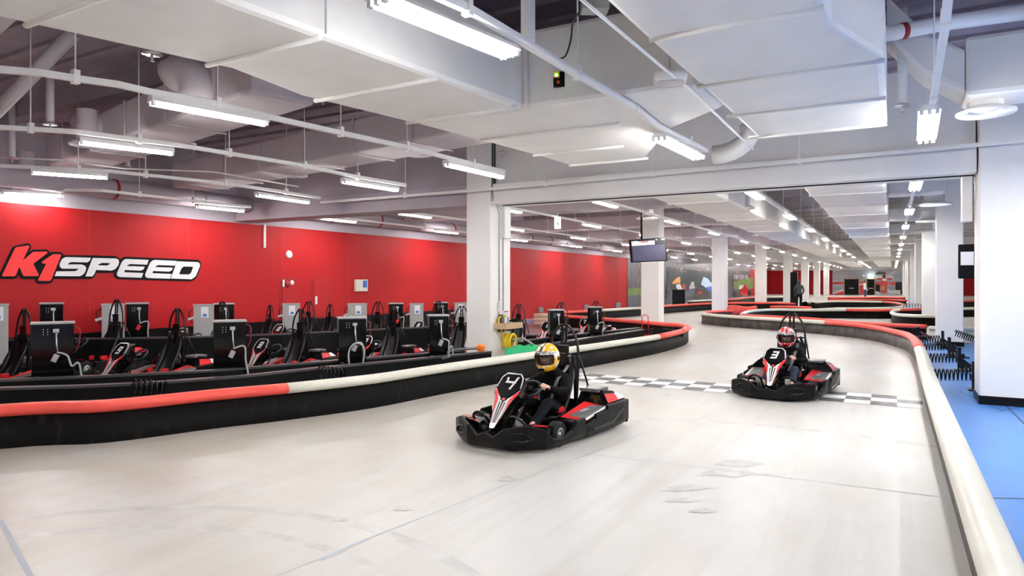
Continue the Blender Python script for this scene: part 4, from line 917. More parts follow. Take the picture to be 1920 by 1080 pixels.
# ================================================================== COLUMN FITTINGS
CX = -6.72
def cX(x, y): return pX(x, y, CX)
t = thing('power_conduit', 'pair of grey conduits and junction box on the shelf column', 'conduit', cX(935, 560))
o0 = t.location
def loc(p): return Vector(p) - o0
mb = MB()
for x in (933.5, 941): mb.tube([loc(cX(x, 600)) + Vector((.03, 0, 0)), loc(cX(x, 400)) + Vector((.03, 0, 0)), loc(cX(926, 376)) + Vector((.03, 0, 0))], .012, 8)
mb.build('pipe', steel, t)
mb = MB(); mb.box(loc(cX(922.5, 371)) + Vector((.03, 0, 0)), (.06, .17, .13)); mb.build('junction_box', steelp, t, bevel=.005)
mb = MB()
for x in (921, 925): mb.tube([loc(cX(x, 365)) + Vector((.03, 0, 0)), loc(cX(x, 365)) + Vector((.03, 0, 1.2))], .02, 8)
mb.build('dark_pipe', mat('dark_conduit', (.08, .08, .08), .4), t)
s0 = cX(927, 611); s1 = cX(955, 611)
t = thing('wall_shelf', 'small pale wooden shelf fixed to the white column', 'shelf', (CX, s0.y, s0.z))
W = (s1.y - s0.y); mb = MB(); mb.bx(.0, .30, -.05, W + .02, -.06, .05); mb.build('board', wood, t, bevel=.004)
mb = MB(); mb.bx(0, .12, .1, .16, -.12, -.06); mb.bx(0, .12, .4, .46, -.12, -.06); mb.build('bracket', blackm, t)
def on(name, lab, cat, x, z, d, m, dx=.1):
    p = cX(x, 605); mb = MB(); mb.box((CX + dx, p.y, s0.z + .05 + d[2] / 2 + z), d); return tag(mb.build(name, m, bevel=.006), lab, cat)
on('power_adapter', 'tall dark grey power adapter at the left end of the shelf', 'adapter', 932, 0, (.07, .08, .17), mat('dark_grey_plastic', (.09, .09, .1), .4))
on('power_adapter', 'tall white power adapter in the middle of the shelf', 'adapter', 937.5, 0, (.07, .09, .17), whitep)
on('power_adapter', 'lower pale grey power adapter on the shelf beside the cables', 'adapter', 942, 0, (.08, .08, .11), steelp)
p = cX(947, 606); mb = MB()
for k in range(5): mb.tube(smooth([Vector((CX + .12, p.y - .1 + k * .05, s0.z + .07)), Vector((CX + .2, p.y + .05, s0.z + .12 - k * .01)), Vector((CX + .24, p.y + .1 + k * .04, s0.z + .07)), Vector((CX + .15, p.y + .02, s0.z + .07))], 5), .012, 6)
tag(mb.build('cable_bundle', blackp), 'tangled black cables lying on the wooden shelf', 'cable')
p = cX(944, 587); mb = MB(); mb.box((CX + .03, p.y, p.z), (.05, .20, .10)); o = mb.build('socket_strip', whitep, bevel=.006); tag(o, 'white socket strip with small red switches above the shelf', 'socket')
mb = MB(); [mb.box((CX + .06, p.y - .07 + k * .045, p.z + .03), (.01, .02, .02)) for k in range(4)]; mb.build('switch', redp, o)
for x, y, l in ((932, 571, 'upper'), (932, 581, 'lower')):
    p = cX(x, y); mb = MB(); mb.lathe([(0, -.07), (.035, -.05), (.03, 0), (.035, .05), (0, .07)], Matrix.Translation(p + Vector((.04, 0, 0))), 10); tag(mb.build('hanging_plug', mat('cream_plastic', (.75, .72, .66), .5)), '%s cream plug hanging on the white column' % l, 'plug')
t = thing('hose_reel', 'yellow coiled hose hanging on the white column below the shelf', 'hose', cX(942, 640) + Vector((.10, 0, 0)))
mb = MB()
for k in range(4):
    mb.tube([(.0 + k * .045, (.125 + .012 * (k % 2)) * math.cos(a), (.14 + .01 * (k % 2)) * math.sin(a)) for a in [2 * math.pi * i / 24 for i in range(24)]], .028, 8, closed=True)
mb.build('coil', yellow, t)
mb = MB(); mb.tube(smooth([(.0, -.10, .05), (0, -.20, .22), (-.03, -.27, .42), (.0, -.24, .50), (.05, -.12, .52)], 6), .02, 8); mb.build('hose_end', yellow, t)
mb = MB(); mb.tube([(-.08, .02, .05), (.25, .06, .04)], .02, 8); mb.box((.26, .1, .04), (.06, .08, .08)); mb.build('hook', steel, t)
p = pz(901, 655, .42); mb = MB(); mb.lathe([(.07, -.03), (.085, -.02), (.085, .07), (.07, .09), (.0, .09)], Matrix.Translation(p + Vector((0, 0, .0))) @ Matrix.Rotation(R(15), 4, 'Y'), 6); tag(mb.build('orange_plug', orange, bevel=.005), 'orange plug resting on the end of the front pit rail', 'plug')
mb = MB(); q = p; mb.tube(smooth([q + Vector((-.05, -.05, .02)), q + Vector((-.35, -.45, .0)), pz(842, 668, .42), pz(830, 672, .36)], 6), .022, 8); tag(mb.build('thick_cable', mat('dark_grey_cable', (.12, .12, .13), .5)), 'thick dark cable running to the orange plug on the pit rail', 'cable')
c = pz(985, 655, .38); mb = MB(); rows = []
for i in range(13):
    u = i / 12 - .5; rows.append([c + Vector((u * .35 + v * .1, u * .9 - v * .2, .05 - .28 * max(0, v) ** 1.2 * 1.2 + .025 * math.sin(u * 17 + v * 5) + (.02 if abs(u) < .2 else 0))) for v in [k / 8 - .35 for k in range(9)]])
mb.grid(rows); tag(mb.build('green_cloth', green, solid=.01), 'bright green cloth draped over the pit rail behind the yellow helmet', 'cloth')
mb = MB(); mb.tube(smooth([pz(963, 650, .45), pz(968, 637, .5), pz(980, 634, .55), pz(995, 643, .5), pz(1003, 649, .4)], 6), .018, 7); tag(mb.build('charging_cable', greycable), 'grey cable arching over the pit rail above the green cloth', 'cable')
# ================================================================== LIGHTS
ZR = 3.36
def fixture(p0, p1, tubes, label, group, far=False):
    p0 = Vector(p0); p1 = Vector(p1); c = (p0 + p1) / 2; d = p1 - p0; L_ = d.length; rz = math.atan2(-d.x, d.y)
    t = thing('fluorescent_light', label, 'light', (c.x, c.y, c.z), rz, group); h = L_ / 2
    w = .19 if tubes == 3 else .13
    mb = MB(); mb.add([(-w / 2, -h, .03), (w / 2, -h, .03), (w / 2, h, .03), (-w / 2, h, .03), (-.045, -h, .085), (.045, -h, .085), (.045, h, .085), (-.045, h, .085)], [(0, 1, 2, 3), (4, 5, 6, 7), (0, 1, 5, 4), (1, 2, 6, 5), (2, 3, 7, 6), (3, 0, 4, 7)])
    mb.build('housing', white, t)
    for k in range(tubes):
        x = (k - (tubes - 1) / 2) * (w / tubes)
        mb = MB(); mb.tube([(x, -h + .04, .012), (x, h - .04, .012)], .016, 6, 0)
        mb.build('fluorescent_tube', lamp_on, t)
        if not far:
            for s in (-1, 1): mb = MB(); mb.box((x, s * (h - .02), .012), (.035, .03, .04)); mb.build('lamp_holder', whitep, t)
    return t
def railpath(pts, label, hang, n):
    t = thing('light_rail', label, 'rail', pts[len(pts) // 2]); o = Vector(pts[len(pts) // 2]); P = [Vector(p) - o for p in pts]
    mb = MB(); mb.tube(P, .036, 4); mb.build('channel', white, t)
    for i in hang:
        k = int(i); f = i - k; q = P[min(k, len(P) - 1)].lerp(P[min(k + 1, len(P) - 1)], f)
        mb = MB(); mb.bx(q.x - .03, q.x + .03, q.y - .025, q.y + .025, q.z - .045, q.z + .07); mb.tube([q, q + Vector((0, 0, ZC - ZR))], .007, 5); mb.build('hanger', white, t)
rows = {'r0': (.35, 3), 'r2': (-2.27, 3), 'r3': (-5.3, 2), 'r4': (-7.7, 2), 'r5': (-10.35, 2), 'r6': (-12.9, 2)}
RN = {'r0': 'rightmost row', 'r2': 'second row from the right', 'r3': 'third row from the right', 'r4': 'fourth row from the right', 'r5': 'fifth row from the right', 'r6': 'row nearest the red wall'}
near = [('r2', 703, 5, 960, 108, 'largest glowing triple tube light at the top centre'), ('r2', 1235, 262, 1310, 299, 'glowing triple tube light hanging before the wide header beam'), ('r0', 1743, 212, 1737, 268, 'triple tube light pointing to the camera at upper right'), ('r3', 281, 196, 500, 236, 'bright twin tube light at upper left, biggest of the left room'), ('r3', 835, 311, 942, 335, 'twin tube light just left of the beam above the shelf column'),
        ('r4', 148, 270, 325, 291, 'twin tube light at left, second largest of the left room'), ('r4', 642, 343, 745, 359, 'twin tube light above the red wall centre'), ('r5', 58, 326, 203, 336, 'twin tube light at left edge, third from top'), ('r5', 480, 368, 578, 382, 'twin tube light over the beam end'), ('r6', 5, 364, 120, 369, 'lowest twin tube light at the left edge above the red wall'), ('r6', 368, 389, 457, 398, 'twin tube light next to the red wall before the beam')]
for rk, x0, y0, x1, y1, l in near:
    a = pz(x0, y0, 3.25); b = pz(x1, y1, 3.25)
    if b.y < a.y: a, b = b, a
    fixture(a, b, rows[rk][1], l, 'fluorescent lights in the near room')
near_out = [(.35, 3.0), (.35, -2), (-2.27, -2.4), (-5.6, -1.5), (-8.2, -1.5), (3.5, 3.0), (3.5, 8.2), (3.5, -2), (6.5, 5), (2.4, 1.6), (2.4, 5.4), (2.4, 8.6)]  # last three are unseen lamps added to brighten the right column
for x, y in near_out:
    if abs(x) < 3 and y == 3.0: continue
    fixture((x, y - .62, 3.27), (x, y + .62, 3.27), 3, 'light hanging beside the camera out of view', 'fluorescent lights outside the view')
ORD = ['first', 'second', 'third', 'fourth', 'fifth', 'sixth', 'seventh', 'eighth', 'ninth', 'tenth', 'eleventh', 'twelfth', 'thirteenth', 'fourteenth', 'fifteenth']
yy = [13.4 + 5.0 * k if k < 3 else 23.4 + 5.45 * (k - 2) for k in range(15)]
for rk, (X, nt_) in rows.items():
    for i, y in enumerate(yy):
        if 53.5 < y < 57: y += 2.6
        if y > 93: continue
        fixture((X, y - .64, 3.27), (X, y + .64, 3.27), nt_, '%s glowing tube light beyond the header in the %s' % (ORD[i], RN[rk]), 'fluorescent lights beyond the header', True)
for kk, y in enumerate((14, 24, 36, 50, 66, 82)): fixture((5.5, y - .64, 3.27), (5.5, y + .64, 3.27), 3, '%s tube light in the side hall right of the column row' % ORD[kk], 'fluorescent lights in the side hall', True)
def rp_(L): return [pz(x, y, ZR) for x, y in L]
railpath(rp_([(-40, 128), (0, 130), (80, 137), (148, 148), (220, 158), (281, 172), (396, 193), (507, 220), (652, 252), (763, 276), (844, 297), (945, 322)]), 'white light rail with bend at upper left, nearest of the left room', [2.9, 6.1, 7.9, 9.0, 10.4], 1)
railpath(rp_([(-40, 237), (0, 239), (141, 247), (333, 272), (430, 288), (560, 309), (660, 330), (760, 347)]), 'white light rail second from the top in the left room', [1.4, 2.6, 4.0, 5.1, 6.1], 1)
railpath(rp_([(-40, 310), (0, 311), (207, 321), (411, 343), (520, 358), (600, 371)]), 'white light rail third from the top in the left room', [1.7, 2.3, 3.1, 4.2], 1)
railpath(rp_([(0, 354), (193, 357.5), (304, 370), (400, 381), (470, 388)]), 'white light rail nearest the red wall in the left room', [.6, 1.6, 2.6], 1)
railpath(rp_([(705, -60), (876, 16), (981, 78), (1067, 130), (1140, 172), (1192, 203), (1236, 238), (1325, 283)]), 'white light rail running from the big lamp to the header', [1.0, 3.2, 5.0, 6.6], 1)
railpath(rp_([(1781, -40), (1777, 0), (1773, 45), (1755, 156), (1747, 205), (1737, 252)]), 'white light rail at upper right leading to the triple tube light', [1.8, 3.4, 5], 1)
for rk, (X, nt_) in rows.items():
    railpath([(X, 11.8, ZR), (X, 54.9, ZR)], 'long white light rail beyond the header, %s' % RN[rk], [(k + .5) / 12 for k in range(12)], 1)
    railpath([(X, 55.9, ZR), (X, 94, ZR)], 'far light rail section behind the second beam, %s' % RN[rk], [(k + .5) / 4 for k in range(4)], 1)
railpath([(-10.9, 10.75, 3.38), (-7, 10.75, 3.38), (-3, 10.75, 3.42), (1.5, 10.75, 3.46)], 'white conduit rail along the header beam', [.6, 1.4, 1.9, 2.4], 1)
# ================================================================== DUCTS
def duct(label, x0, x1, y0, y1, z0, z1, seams=None, m=duct_m, name='air_duct', pts=None):
    t = thing(name, label, 'duct', ((x0 + x1) / 2, (y0 + y1) / 2, z0)); c = Vector(t.location)
    mb = MB(); mb.bx(x0 - c.x, x1 - c.x, y0 - c.y, y1 - c.y, 0, z1 - z0); o = mb.build('duct_body', m, t, bevel=.05)
    ax = 'y' if (y1 - y0) > (x1 - x0) else 'x'
    k = 0; L0, L1 = (y0, y1) if ax == 'y' else (x0, x1); st = seams or 1.22; p = L0 + .6
    while p < L1 - .1 and k < 60:
        mb = MB()
        if ax == 'y': mb.bx(x0 - c.x - .015, x1 - c.x + .015, p - c.y, p - c.y + .035, -.018, z1 - z0 + .01)
        else: mb.bx(p - c.x, p - c.x + .035, y0 - c.y - .015, y1 - c.y + .015, -.018, z1 - z0 + .01)
        if k % 1 == 0: mb.build('flange', m, t, bevel=.008)
        p += st; k += 1
    return t
ld_ = thing('air_duct', 'widest wrapped white duct crossing overhead from upper left', 'duct', (-4, 3, 3.4))
def poly_duct(t, P, Q, z0, z1, m=duct_m):
    """P, Q: left and right plan edges"""
    c = Vector(t.location); rows = []
    for a, b in zip(P, Q): rows.append([Vector((a[0], a[1], z0)) - c, Vector((a[0], a[1], z1)) - c, Vector((b[0], b[1], z1)) - c, Vector((b[0], b[1], z0)) - c])
    mb = MB(); mb.grid(rows, sm=False, closed=True); mb.add(rows[0], [(0, 1, 2, 3)]); mb.add(rows[-1], [(0, 1, 2, 3)]); mb.build('duct_body', m, t, bevel=.05)
le = [pz(x, y, 3.4) for x, y in ((-60, 15), (0, 35), (180, 75), (430, 130), (560, 180), (830, 245), (1060, 310))]
re_ = [Vector((-3.62, y, 3.4)) for y in (1.6, 2.2, 2.9)] + [Vector((-3.52, 3.6, 0)), Vector((-3.42, 4.6, 0)), Vector((-3.28, 6.05, 0))]
poly_duct(ld_, LP := [Vector((-5.5, -3, 0)), le[1], le[2], le[3], le[4], Vector((-4.62, 5.97, 0))], RP := [Vector((-3.8, -3, 0)), Vector((-3.70, 1.6, 0)), Vector((-3.62, 2.9, 0)), Vector((-3.55, 3.5, 0)), Vector((-3.42, 4.6, 0)), Vector((-3.25, 6.0, 0))], 3.4, 4.15)
def seam(t, a, b, z):
    c = Vector(t.location); mb = MB(); mb.tube([Vector((a[0], a[1], z)) - c, Vector((b[0], b[1], z)) - c], .022, 6); mb.build('flange', duct_m, t)
def edge_x(E_l, y):
    for a, b in zip(E_l, E_l[1:]):
        if a[1] <= y <= b[1]: return a[0] + (b[0] - a[0]) * (y - a[1]) / (b[1] - a[1])
    return E_l[-1][0]
for ya in (-1, .3, 1.2, 2.35, 3.5, 4.7, 5.85):
    seam(ld_, (edge_x(LP, ya), ya, 0), (edge_x(RP, ya), ya, 0), 3.392)
mb = MB(); q = pz(605, 64, 3.4) - Vector(ld_.location); mb.tube([q + Vector((.03, 0, 0)), q + Vector((.03, 0, 1.2))], .008, 5); mb.build('hanger', steel, ld_)
mb = MB(); q = pz(985, 203, 3.4) - Vector(ld_.location); mb.tube([q + Vector((.03, 0, 0)), q + Vector((.03, 0, 1.2))], .008, 5); mb.build('hanger', steel, ld_)
jn = thing('air_duct', 'stepped duct junction in the middle linking the wide duct to the right duct', 'duct', (-3, 7, 3.4))
poly_duct(jn, [(-4.62, 5.98), (-4.45, 7.2), (-4.3, 8.4), (-4.25, 9.25)], [(-1.52, 6.02), (-1.45, 6.9), (-2.2, 7.6), (-3.05, 9.25)], 3.4, 4.2)
for y in (7.0, 8.2, 9.2): seam(jn, (-4.5 + (y - 6) * .09, y), (-2.6 - .4 * (y > 8), y), 3.392)
rd = thing('air_duct', 'wrapped white duct at upper right with a widening step', 'duct', (-.8, 5, 3.4))
poly_duct(rd, [(-1.62, 0), (-1.6, 2.5), (-1.55, 4.6), (-1.5, 6.0), (-1.43, 8.72)], [(-.45, 0), (-.40, 2.5), (-.36, 5.1), (-.06, 6.0), (-.05, 8.72)], 3.4, 4.2)
for y in (3.55, 4.7, 6.05, 7.3, 8.5): seam(rd, (-1.52, y), (-.38 if y < 5.2 else -.05, y), 3.392)
for k, (x0, x1, l) in enumerate(((-4.35, -3.05, 'left long duct beyond the header'), (-1.45, -.10, 'right long duct beyond the header'))):
    duct(l, x0, x1, 11.75, 54.9, 3.38, 4.1, 2.4)
    duct('far section of the %s' % l.replace('beyond the header', 'behind the second beam'), x0, x1, 55.9, 92, 3.38, 4.1, 4.8)
# transverse branch ducts in the left room
def tduct(label, pA, pB, z0, h, w, m=shaded_white, name='branch_duct'):
    a = Vector((pA.x, pA.y, 0)); b = Vector((pB.x, pB.y, 0)); d = (b - a).normalized(); n = Vector((-d.y, d.x, 0))
    if n.y < 0: n = -n
    t = thing(name, label, 'duct', (a.x, a.y, z0)); c = Vector((a.x, a.y, 0)); rows = []
    for p in (a, b): rows.append([p - c, p - c + Vector((0, 0, h)), p - c + n * w + Vector((0, 0, h)), p - c + n * w])
    mb = MB(); mb.grid(rows, sm=False, closed=True); mb.add(rows[0], [(0, 1, 2, 3)]); mb.add(rows[1], [(0, 1, 2, 3)]); mb.build('duct_body', m, t, bevel=.04)
    L_ = (b - a).length; k = .8
    while k < L_:
        p = a - c + d * k; mb = MB(); mb.add([p - n * .015 + Vector((0, 0, -.015)), p + n * (w + .01) + Vector((0, 0, -.015)), p + n * (w + .01) + d * .04 + Vector((0, 0, -.015)), p - n * .015 + d * .04 + Vector((0, 0, -.015)), p - n * .015 + Vector((0, 0, h)), p + d * .04 - n * .015 + Vector((0, 0, h))], [(0, 1, 2, 3), (0, 3, 5, 4)]); mb.build('flange', m, t, solid=.01); k += 1.3
    return t
bl = mat('duct_wrap_shade_tint', (.56, .51, .55), .75, var=.05, scale=2, bump=.4)  # duct wrap with the left room's lilac shade put into its colour
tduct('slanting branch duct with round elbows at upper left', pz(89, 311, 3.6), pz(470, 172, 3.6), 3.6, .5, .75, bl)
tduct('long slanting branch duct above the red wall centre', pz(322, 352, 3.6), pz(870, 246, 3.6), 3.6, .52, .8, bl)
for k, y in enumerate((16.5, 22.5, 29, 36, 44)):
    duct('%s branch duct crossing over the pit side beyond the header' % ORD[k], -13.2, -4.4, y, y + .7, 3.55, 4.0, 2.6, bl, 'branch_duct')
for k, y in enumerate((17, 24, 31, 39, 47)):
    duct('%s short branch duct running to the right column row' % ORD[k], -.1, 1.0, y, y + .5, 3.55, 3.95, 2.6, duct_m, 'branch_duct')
t = thing('branch_duct', 'branch duct with a downward spout at the upper right corner', 'duct', (1.2, 8.6, 3.55))
mb = MB()
rows_ = [[Vector((x, y, z)) for y, z in ((-.3, .0), (-.3, .62), (.35, .62), (.35, .0))] for x in (-.55, 2.6)]
mb.grid(rows_, sm=False, closed=True); mb.add(rows_[0], [(0, 1, 2, 3)]); mb.add(rows_[1], [(0, 1, 2, 3)]); mb.build('duct_body', duct_m, t, bevel=.05)
mb = MB(); rows_ = [[Vector((x, y, z + dz)) for y, z in ((-.28, .0), (-.28, .45), (.3, .45), (.3, .0))] for x, dz in ((-.55, .05), (-.9, .3), (-1.25, .75))]
mb.grid(rows_, sm=False, closed=True); mb.build('elbow', duct_m, t, bevel=.04)
def diffuser(label, p, r=.17, h=.35, m=duct_m, group='round ceiling diffusers', ztop=None):
    t = thing('air_diffuser', label, 'diffuser', p, 0, group)
    mb = MB(); mb.lathe([(r * .8, .02), (r * .8, h * .5), (r * .84, h * .52), (r * .8, h * .56), (r * .8, h)], Matrix(), 20); mb.build('neck', m, t)
    mb = MB(); mb.lathe([(r * .75, .06), (r * .9, .03), (r * 1.3, -.01), (r * 1.36, .0), (r * 1.36, .02), (r * .82, .07)], Matrix(), 24); mb.lathe([(.0, .03), (r * .5, .03), (r * .8, .055)], Matrix(), 20); mb.build('flange_ring', m, t)
    return t
diffuser('large round diffuser spout at the upper right corner', pd(1848, 213, 7.1), .20, .55)
for x, y, D, l in ((785, 290, 10.6, 'round diffuser left of the second big lamp rail'), (553, 330, 12.8, 'round diffuser over the beam left part'), (163, 272, 9.6, 'round diffuser at the left lamp'), (48, 337, 12.2, 'round diffuser at the far left edge'), (365, 370, 15.2, 'round diffuser near the red wall')):
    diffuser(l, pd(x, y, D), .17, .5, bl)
for i, (x, y) in enumerate(((1752, 384), (1743, 415), (1735, 434), (1731, 448))): diffuser('%s round diffuser beside the right column row' % ORD[i], pz(x, y, 3.42), .26, .3)
for i, (x, y) in enumerate(((1213, 410), (1392, 391), (1425, 412))): diffuser('%s round diffuser over the track beyond the header' % ORD[i], pz(x, y, 3.42), .22, .35)
# round elbows on the branch ducts
for x, y, D, l in ((352, 150, 7.6, 'wrapped round elbow joining the wide duct at upper left'), (175, 240, 9.9, 'wrapped round elbow on the slanting branch duct')):
    p = pd(x, y, D); mb = MB(); mb.tube([p + Vector((.30 * math.cos(a) - .1, 0, .30 * math.sin(a) - .2)) for a in [R(-10 + 14 * k) for k in range(10)]], [.20 + .012 * (k % 2) for k in range(10)], 16); o = mb.build('duct_elbow', bl); tag(o, l, 'duct')
p = pd(1385, 262, 9.2); mb = MB(); mb.tube([p + Vector((.45 * math.cos(a) - .3, 0, .30 * math.sin(a) + .12)) for a in [R(-95 + 16 * k) for k in range(8)]], .13, 14); tag(mb.build('duct_elbow', duct_m), 'white round elbow behind the triple tube light at the header', 'duct')
# ================================================================== PIPES
def pipe(label, pts, r, m=white, name='pipe', bands=(), n=12, fl=None):
    o = Vector(pts[0]); t = thing(name, label, 'pipe', o); P = [Vector(p) - o for p in pts]
    mb = MB(); mb.tube(P, r, n); mb.build('pipe_run', m, t)
    for b, bm_ in bands:
        k = int(b); q = P[k].lerp(P[k + 1], b - k); d = (P[k + 1] - P[k]).normalized(); mb = MB(); mb.tube([q, q + d * .05], r * 1.08, n); mb.build('band', bm_, t)
    return t
pipe('thick round pipe along the top of the red wall in the near room', [(WX + .55, -2, 3.50), (WX + .55, 11.0, 3.50)], .19, shaded_white, bands=((.75, frd), (.9, steelp)))
pipe('thick round pipe along the top of the red wall beyond the header', [(WX + .55, 11.8, 3.50), (WX + .55, 39, 3.50)], .19, shaded_white, bands=[(k / 14, frd if k % 3 else steelp) for k in range(1, 14)])
pipe('slanting thick pipe at the upper left corner', [pd(-30, 232, 8.5), pd(140, 60, 8.0)], .085, bl)
pipe('second slanting pipe stub at the far upper left corner', [pd(-30, 70, 7.5), pd(22, 20, 7.2)], .085, bl)
pipe('white sprinkler main with red band at upper right', [pd(1640, 68, 6.6), pd(1780, 42, 6.6), pd(1930, 22, 6.6)], .075, white, bands=((.35, frd),))
pipe('thin white conduit crossing below the branch ducts', [pz(0, 295, 3.5), pz(110, 300, 3.5), pz(230, 316, 3.5), pz(400, 322, 3.5), pz(560, 350, 3.5)], .012, white)
pipe('thin white conduit running beside the high bay lamp', [pz(1080, -10, 3.36), pz(1240, 125, 3.36), pz(1290, 165, 3.36), pz(1412, 280, 3.36)], .012, white)
def sprinkler(x, y, D, r, label, up=1.1):
    p = pd(x, y, D); t = thing('sprinkler_drop', label, 'sprinkler', p)
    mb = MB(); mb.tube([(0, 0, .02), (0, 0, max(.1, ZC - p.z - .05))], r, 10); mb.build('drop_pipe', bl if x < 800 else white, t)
    mb = MB(); mb.lathe([(0, .03), (.075, .02), (.09, 0), (.0, 0)], Matrix(), 18); mb.tube([(0, 0, 0), (0, 0, -.05)], .012, 6); mb.box((0, 0, -.06), (.03, .03, .012)); mb.build('sprinkler_head', steel, t)
for x, y, D, r, l in ((285, 102, 6.2, .012, 'small round sprinkler plate below the wide duct at upper left'), (606, 186, 8.5, .012, 'small round sprinkler plate below the wide duct, middle'), (94, 234, 9, .05, 'sprinkler on thick drop pipe at upper left'), (23, 298, 11, .05, 'sprinkler on drop pipe at the left edge'), (357, 270, 10.5, .05, 'sprinkler on drop pipe behind the upper left lamp'), (238, 312, 12.5, .05, 'sprinkler on drop pipe between lamps at left'), (942, 287, 11, .03, 'sprinkler plate above the shelf column'), (1692, 200, 7.4, .05, 'sprinkler on white drop pipe at upper right')):
    sprinkler(x, y, D, r, l)
p = pd(990, 50, 5.6); pipe('vertical grey white pipe stub between duct and big lamp', [p + Vector((0, 0, .9)), p + Vector((0, 0, -.12))], .06, white, 'pipe_stub')
# ------------------------------------------------------------------ high bay lamp, signal box, junction, monitor
t = thing('high_bay_lamp', 'unlit white square high bay lamp hanging below the ducts', 'lamp', pd(1256, 150, 5.75), R(20)); t.scale = (.78, .78, .9)
mb = MB()
rings = []
for r, z in ((.10, .09), (.165, .05), (.175, .02), (.165, -.02), (.15, -.035)): rings.append([Vector((r * 1.05 * (abs(math.cos(a)) ** .5) * (1 if math.cos(a) > 0 else -1), r * (abs(math.sin(a)) ** .5) * (1 if math.sin(a) > 0 else -1), z)) for a in [2 * math.pi * (k + .5) / 28 for k in range(28)]])
mb.grid(rings, closed=True); mb.add(rings[0], [tuple(range(28))]); mb.build('housing', white, t, fix=False)
mb = MB(); mb.add([Vector((v.x * .78, v.y * .78, -.036)) for v in rings[-1]], [tuple(range(28))]); mb.add([Vector((v.x, v.y, -.034)) for v in rings[-1]], [tuple(range(28))]); mb.build('lens', mat('frosted_lens', (.6, .62, .62), .2), t, fix=False)
mb = MB(); mb.tube([(0, 0, .09), (0, 0, .9)], .008, 6); mb.build('suspension_rod', steel, t)
t = thing('signal_box', 'small black signal box with green and red lights on the duct junction', 'signal', pd(1047, 147, 6.6), R(25))
mb = MB(); mb.bx(-.05, .06, 0, .05, -.08, .07); mb.build('housing', blackp, t, bevel=.004)
mb = MB(); mb.box((-.02, -.02, .03), (.06, .04, .05)); mb.build('orange_module', orange, t); mb = MB(); mb.lathe([(0, .02), (.012, .015), (.014, 0)], Matrix.Translation((-.02, -.04, .02)) @ Matrix.Rotation(R(90), 4, 'X'), 10); mb.build('green_led', mat('green_led_glow', (.05, 1, .3), .4, emit=6), t)
mb = MB(); mb.lathe([(0, .02), (.014, .015), (.018, 0)], Matrix.Translation((0, -.01, -.04)) @ Matrix.Rotation(R(90), 4, 'X'), 10); mb.build('red_led', redp, t)
p = pd(1115, 12, 5.0); mb = MB(); mb.box((0, 0, 0), (.20, .14, .08)); o = mb.build('junction_box', steelp, bevel=.004); o.location = p; o.rotation_euler = (0, 0, R(30)); tag(o, 'grey junction box at the top centre beside the right duct', 'box')
mb = MB(); mb.tube(smooth([p + Vector((-.1, 0, 0)), pd(1075, 40, 5.3), pd(1070, 75, 5.5), pd(1060, 105, 5.6), pd(1042, 112, 5.7)], 6), .008, 6); tag(mb.build('flexible_cable', blackm), 'thin curved cable hanging from the junction box to the lamp rail', 'cable')
# monitor
a = pd(1182, 451, 18.2); b = pd(1247, 446, 18.6); c_ = pd(1250, 488, 18.6); d_ = pd(1186, 491, 18.2)
M4 = (a + b + c_ + d_) / 4; t = thing('monitor', 'monitor with striped timing table hanging before the white column', 'monitor', M4)
n = (b - a).cross(d_ - a).normalized()
if n.dot(M4 - Vector((0, 0, H))) > 0: n = -n
q = [v - M4 for v in (a, b, c_, d_)]
def MQ(u, v, off=0): return (q[0].lerp(q[1], u)).lerp(q[3].lerp(q[2], u), v) + n * off
mb = MB(); mb.prism([MQ(-.02, -.03), MQ(1.02, -.03), MQ(1.02, 1.03), MQ(-.02, 1.03)], -n * .06); mb.build('casing', blackg, t, fix=False)
mb = MB()
def MRect(u0, v0, u1, v1, mi, off): mb.add([MQ(u0, v0, off), MQ(u1, v0, off), MQ(u1, v1, off), MQ(u0, v1, off)], [(0, 1, 2, 3)], mi)
MRect(0, 0, 1, 1, 0, .004); MRect(.02, .08, .68, .26, 1, .007); MRect(.28, .09, .50, .14, 2, .009); MRect(.02, .05, .2, .09, 1, .008)
MRect(.02, .10, .08, .13, 2, .009); MRect(.88, .03, .98, .07, 1, .008); MRect(.72, .03, .76, .07, 1, .008)
for k in range(14): MRect(.02, .30 + k * .05, .98, .315 + k * .05, 3, .007)
for k in range(14): MRect(.02, .315 + k * .05, .98, .345 + k * .05, 4, .006)
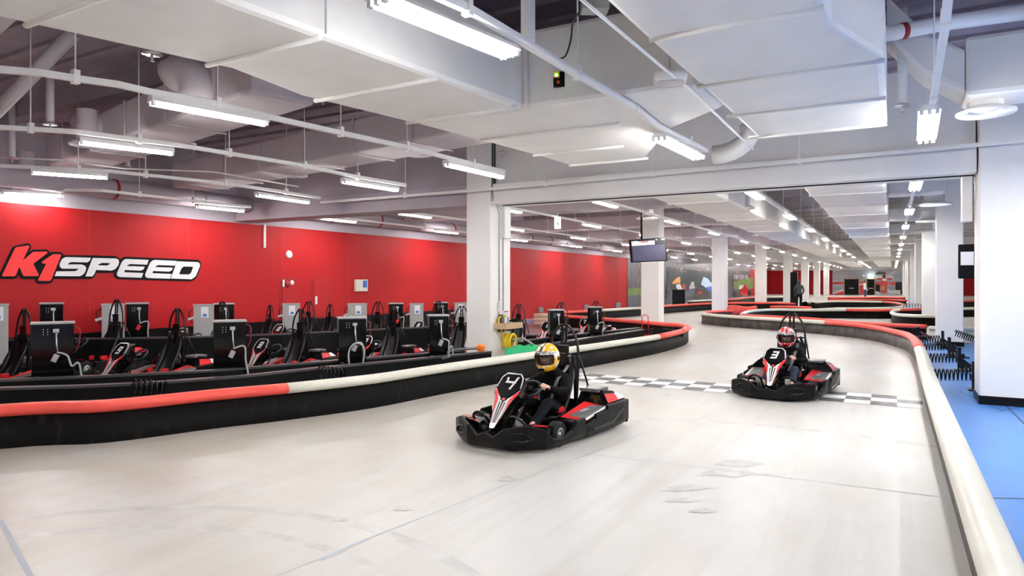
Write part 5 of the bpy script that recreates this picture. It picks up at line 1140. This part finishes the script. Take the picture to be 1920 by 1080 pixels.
mb.build('screen', [mat('screen_black', (.01, .01, .015), .2), mat('screen_white', (.8, .8, .85), .3, emit=.2), mat('screen_red', (.6, .02, .03), .3, emit=.15), mat('screen_lilac', (.22, .21, .36), .3, emit=.1), mat('screen_navy', (.008, .01, .035), .3, emit=.05)], t, fix=False)
p = MQ(.36, 0); mb = MB(); mb.tube([p - n * .08, p - n * .08 + Vector((0, 0, ZC - M4.z - .3))], .03, 8); mb.build('ceiling_pole', blackm, t)
# exit box
p = pd(1045.5, 418, 17.5); t = thing('exit_sign', 'small glowing white exit box with green figure hanging below a light rail', 'sign', p, R(25)); mb = MB(); mb.bx(-.08, .08, -.02, .03, -.15, .15); mb.build('panel', mat('white_glow', (.9, 1, .95), .4, emit=1), t)
mb = MB(); mb.box((0, -.025, -.01), (.04, .006, .07)); mb.box((.015, -.025, -.04), (.05, .006, .02)); mb.box((0, -.025, .04), (.02, .006, .02)); mb.build('figure', mat('green_sign', (.02, .55, .2), .4), t); mb = MB(); mb.tube([(0, 0, .15), (0, 0, 1.0)], .01, 6); mb.build('rod', steel, t)
# projector box in the gap on the right
p = pd(1820, 505, 16); t = thing('hanging_screen', 'black hanging frame with a small white screen in the gap beside the right column', 'screen', p)
mb = MB(); mb.bx(-.25, .25, 0, .05, -.22, .60); mb.build('frame', blackp, t, bevel=.04); mb = MB(); mb.bx(-.20, .06, -.02, .0, .10, .42); mb.build('screen', whitep, t)
# ================================================================== WORLD & RENDER
w = bpy.data.worlds.new('world'); SC.world = w; w.use_nodes = True
w.node_tree.nodes['Background'].inputs[0].default_value = (.9, .93, 1, 1); w.node_tree.nodes['Background'].inputs[1].default_value = 0
SC.view_settings.view_transform = 'Standard'; SC.view_settings.look = 'None'; SC.view_settings.exposure = EXPO; SC.view_settings.gamma = 1; SC.view_settings.use_curve_mapping = False
SC.cycles.use_denoising = True; SC.cycles.max_bounces = 7; SC.cycles.diffuse_bounces = 5; SC.cycles.adaptive_threshold = .025; SC.cycles.use_light_tree = True
SC.cycles.sample_clamp_indirect = 6
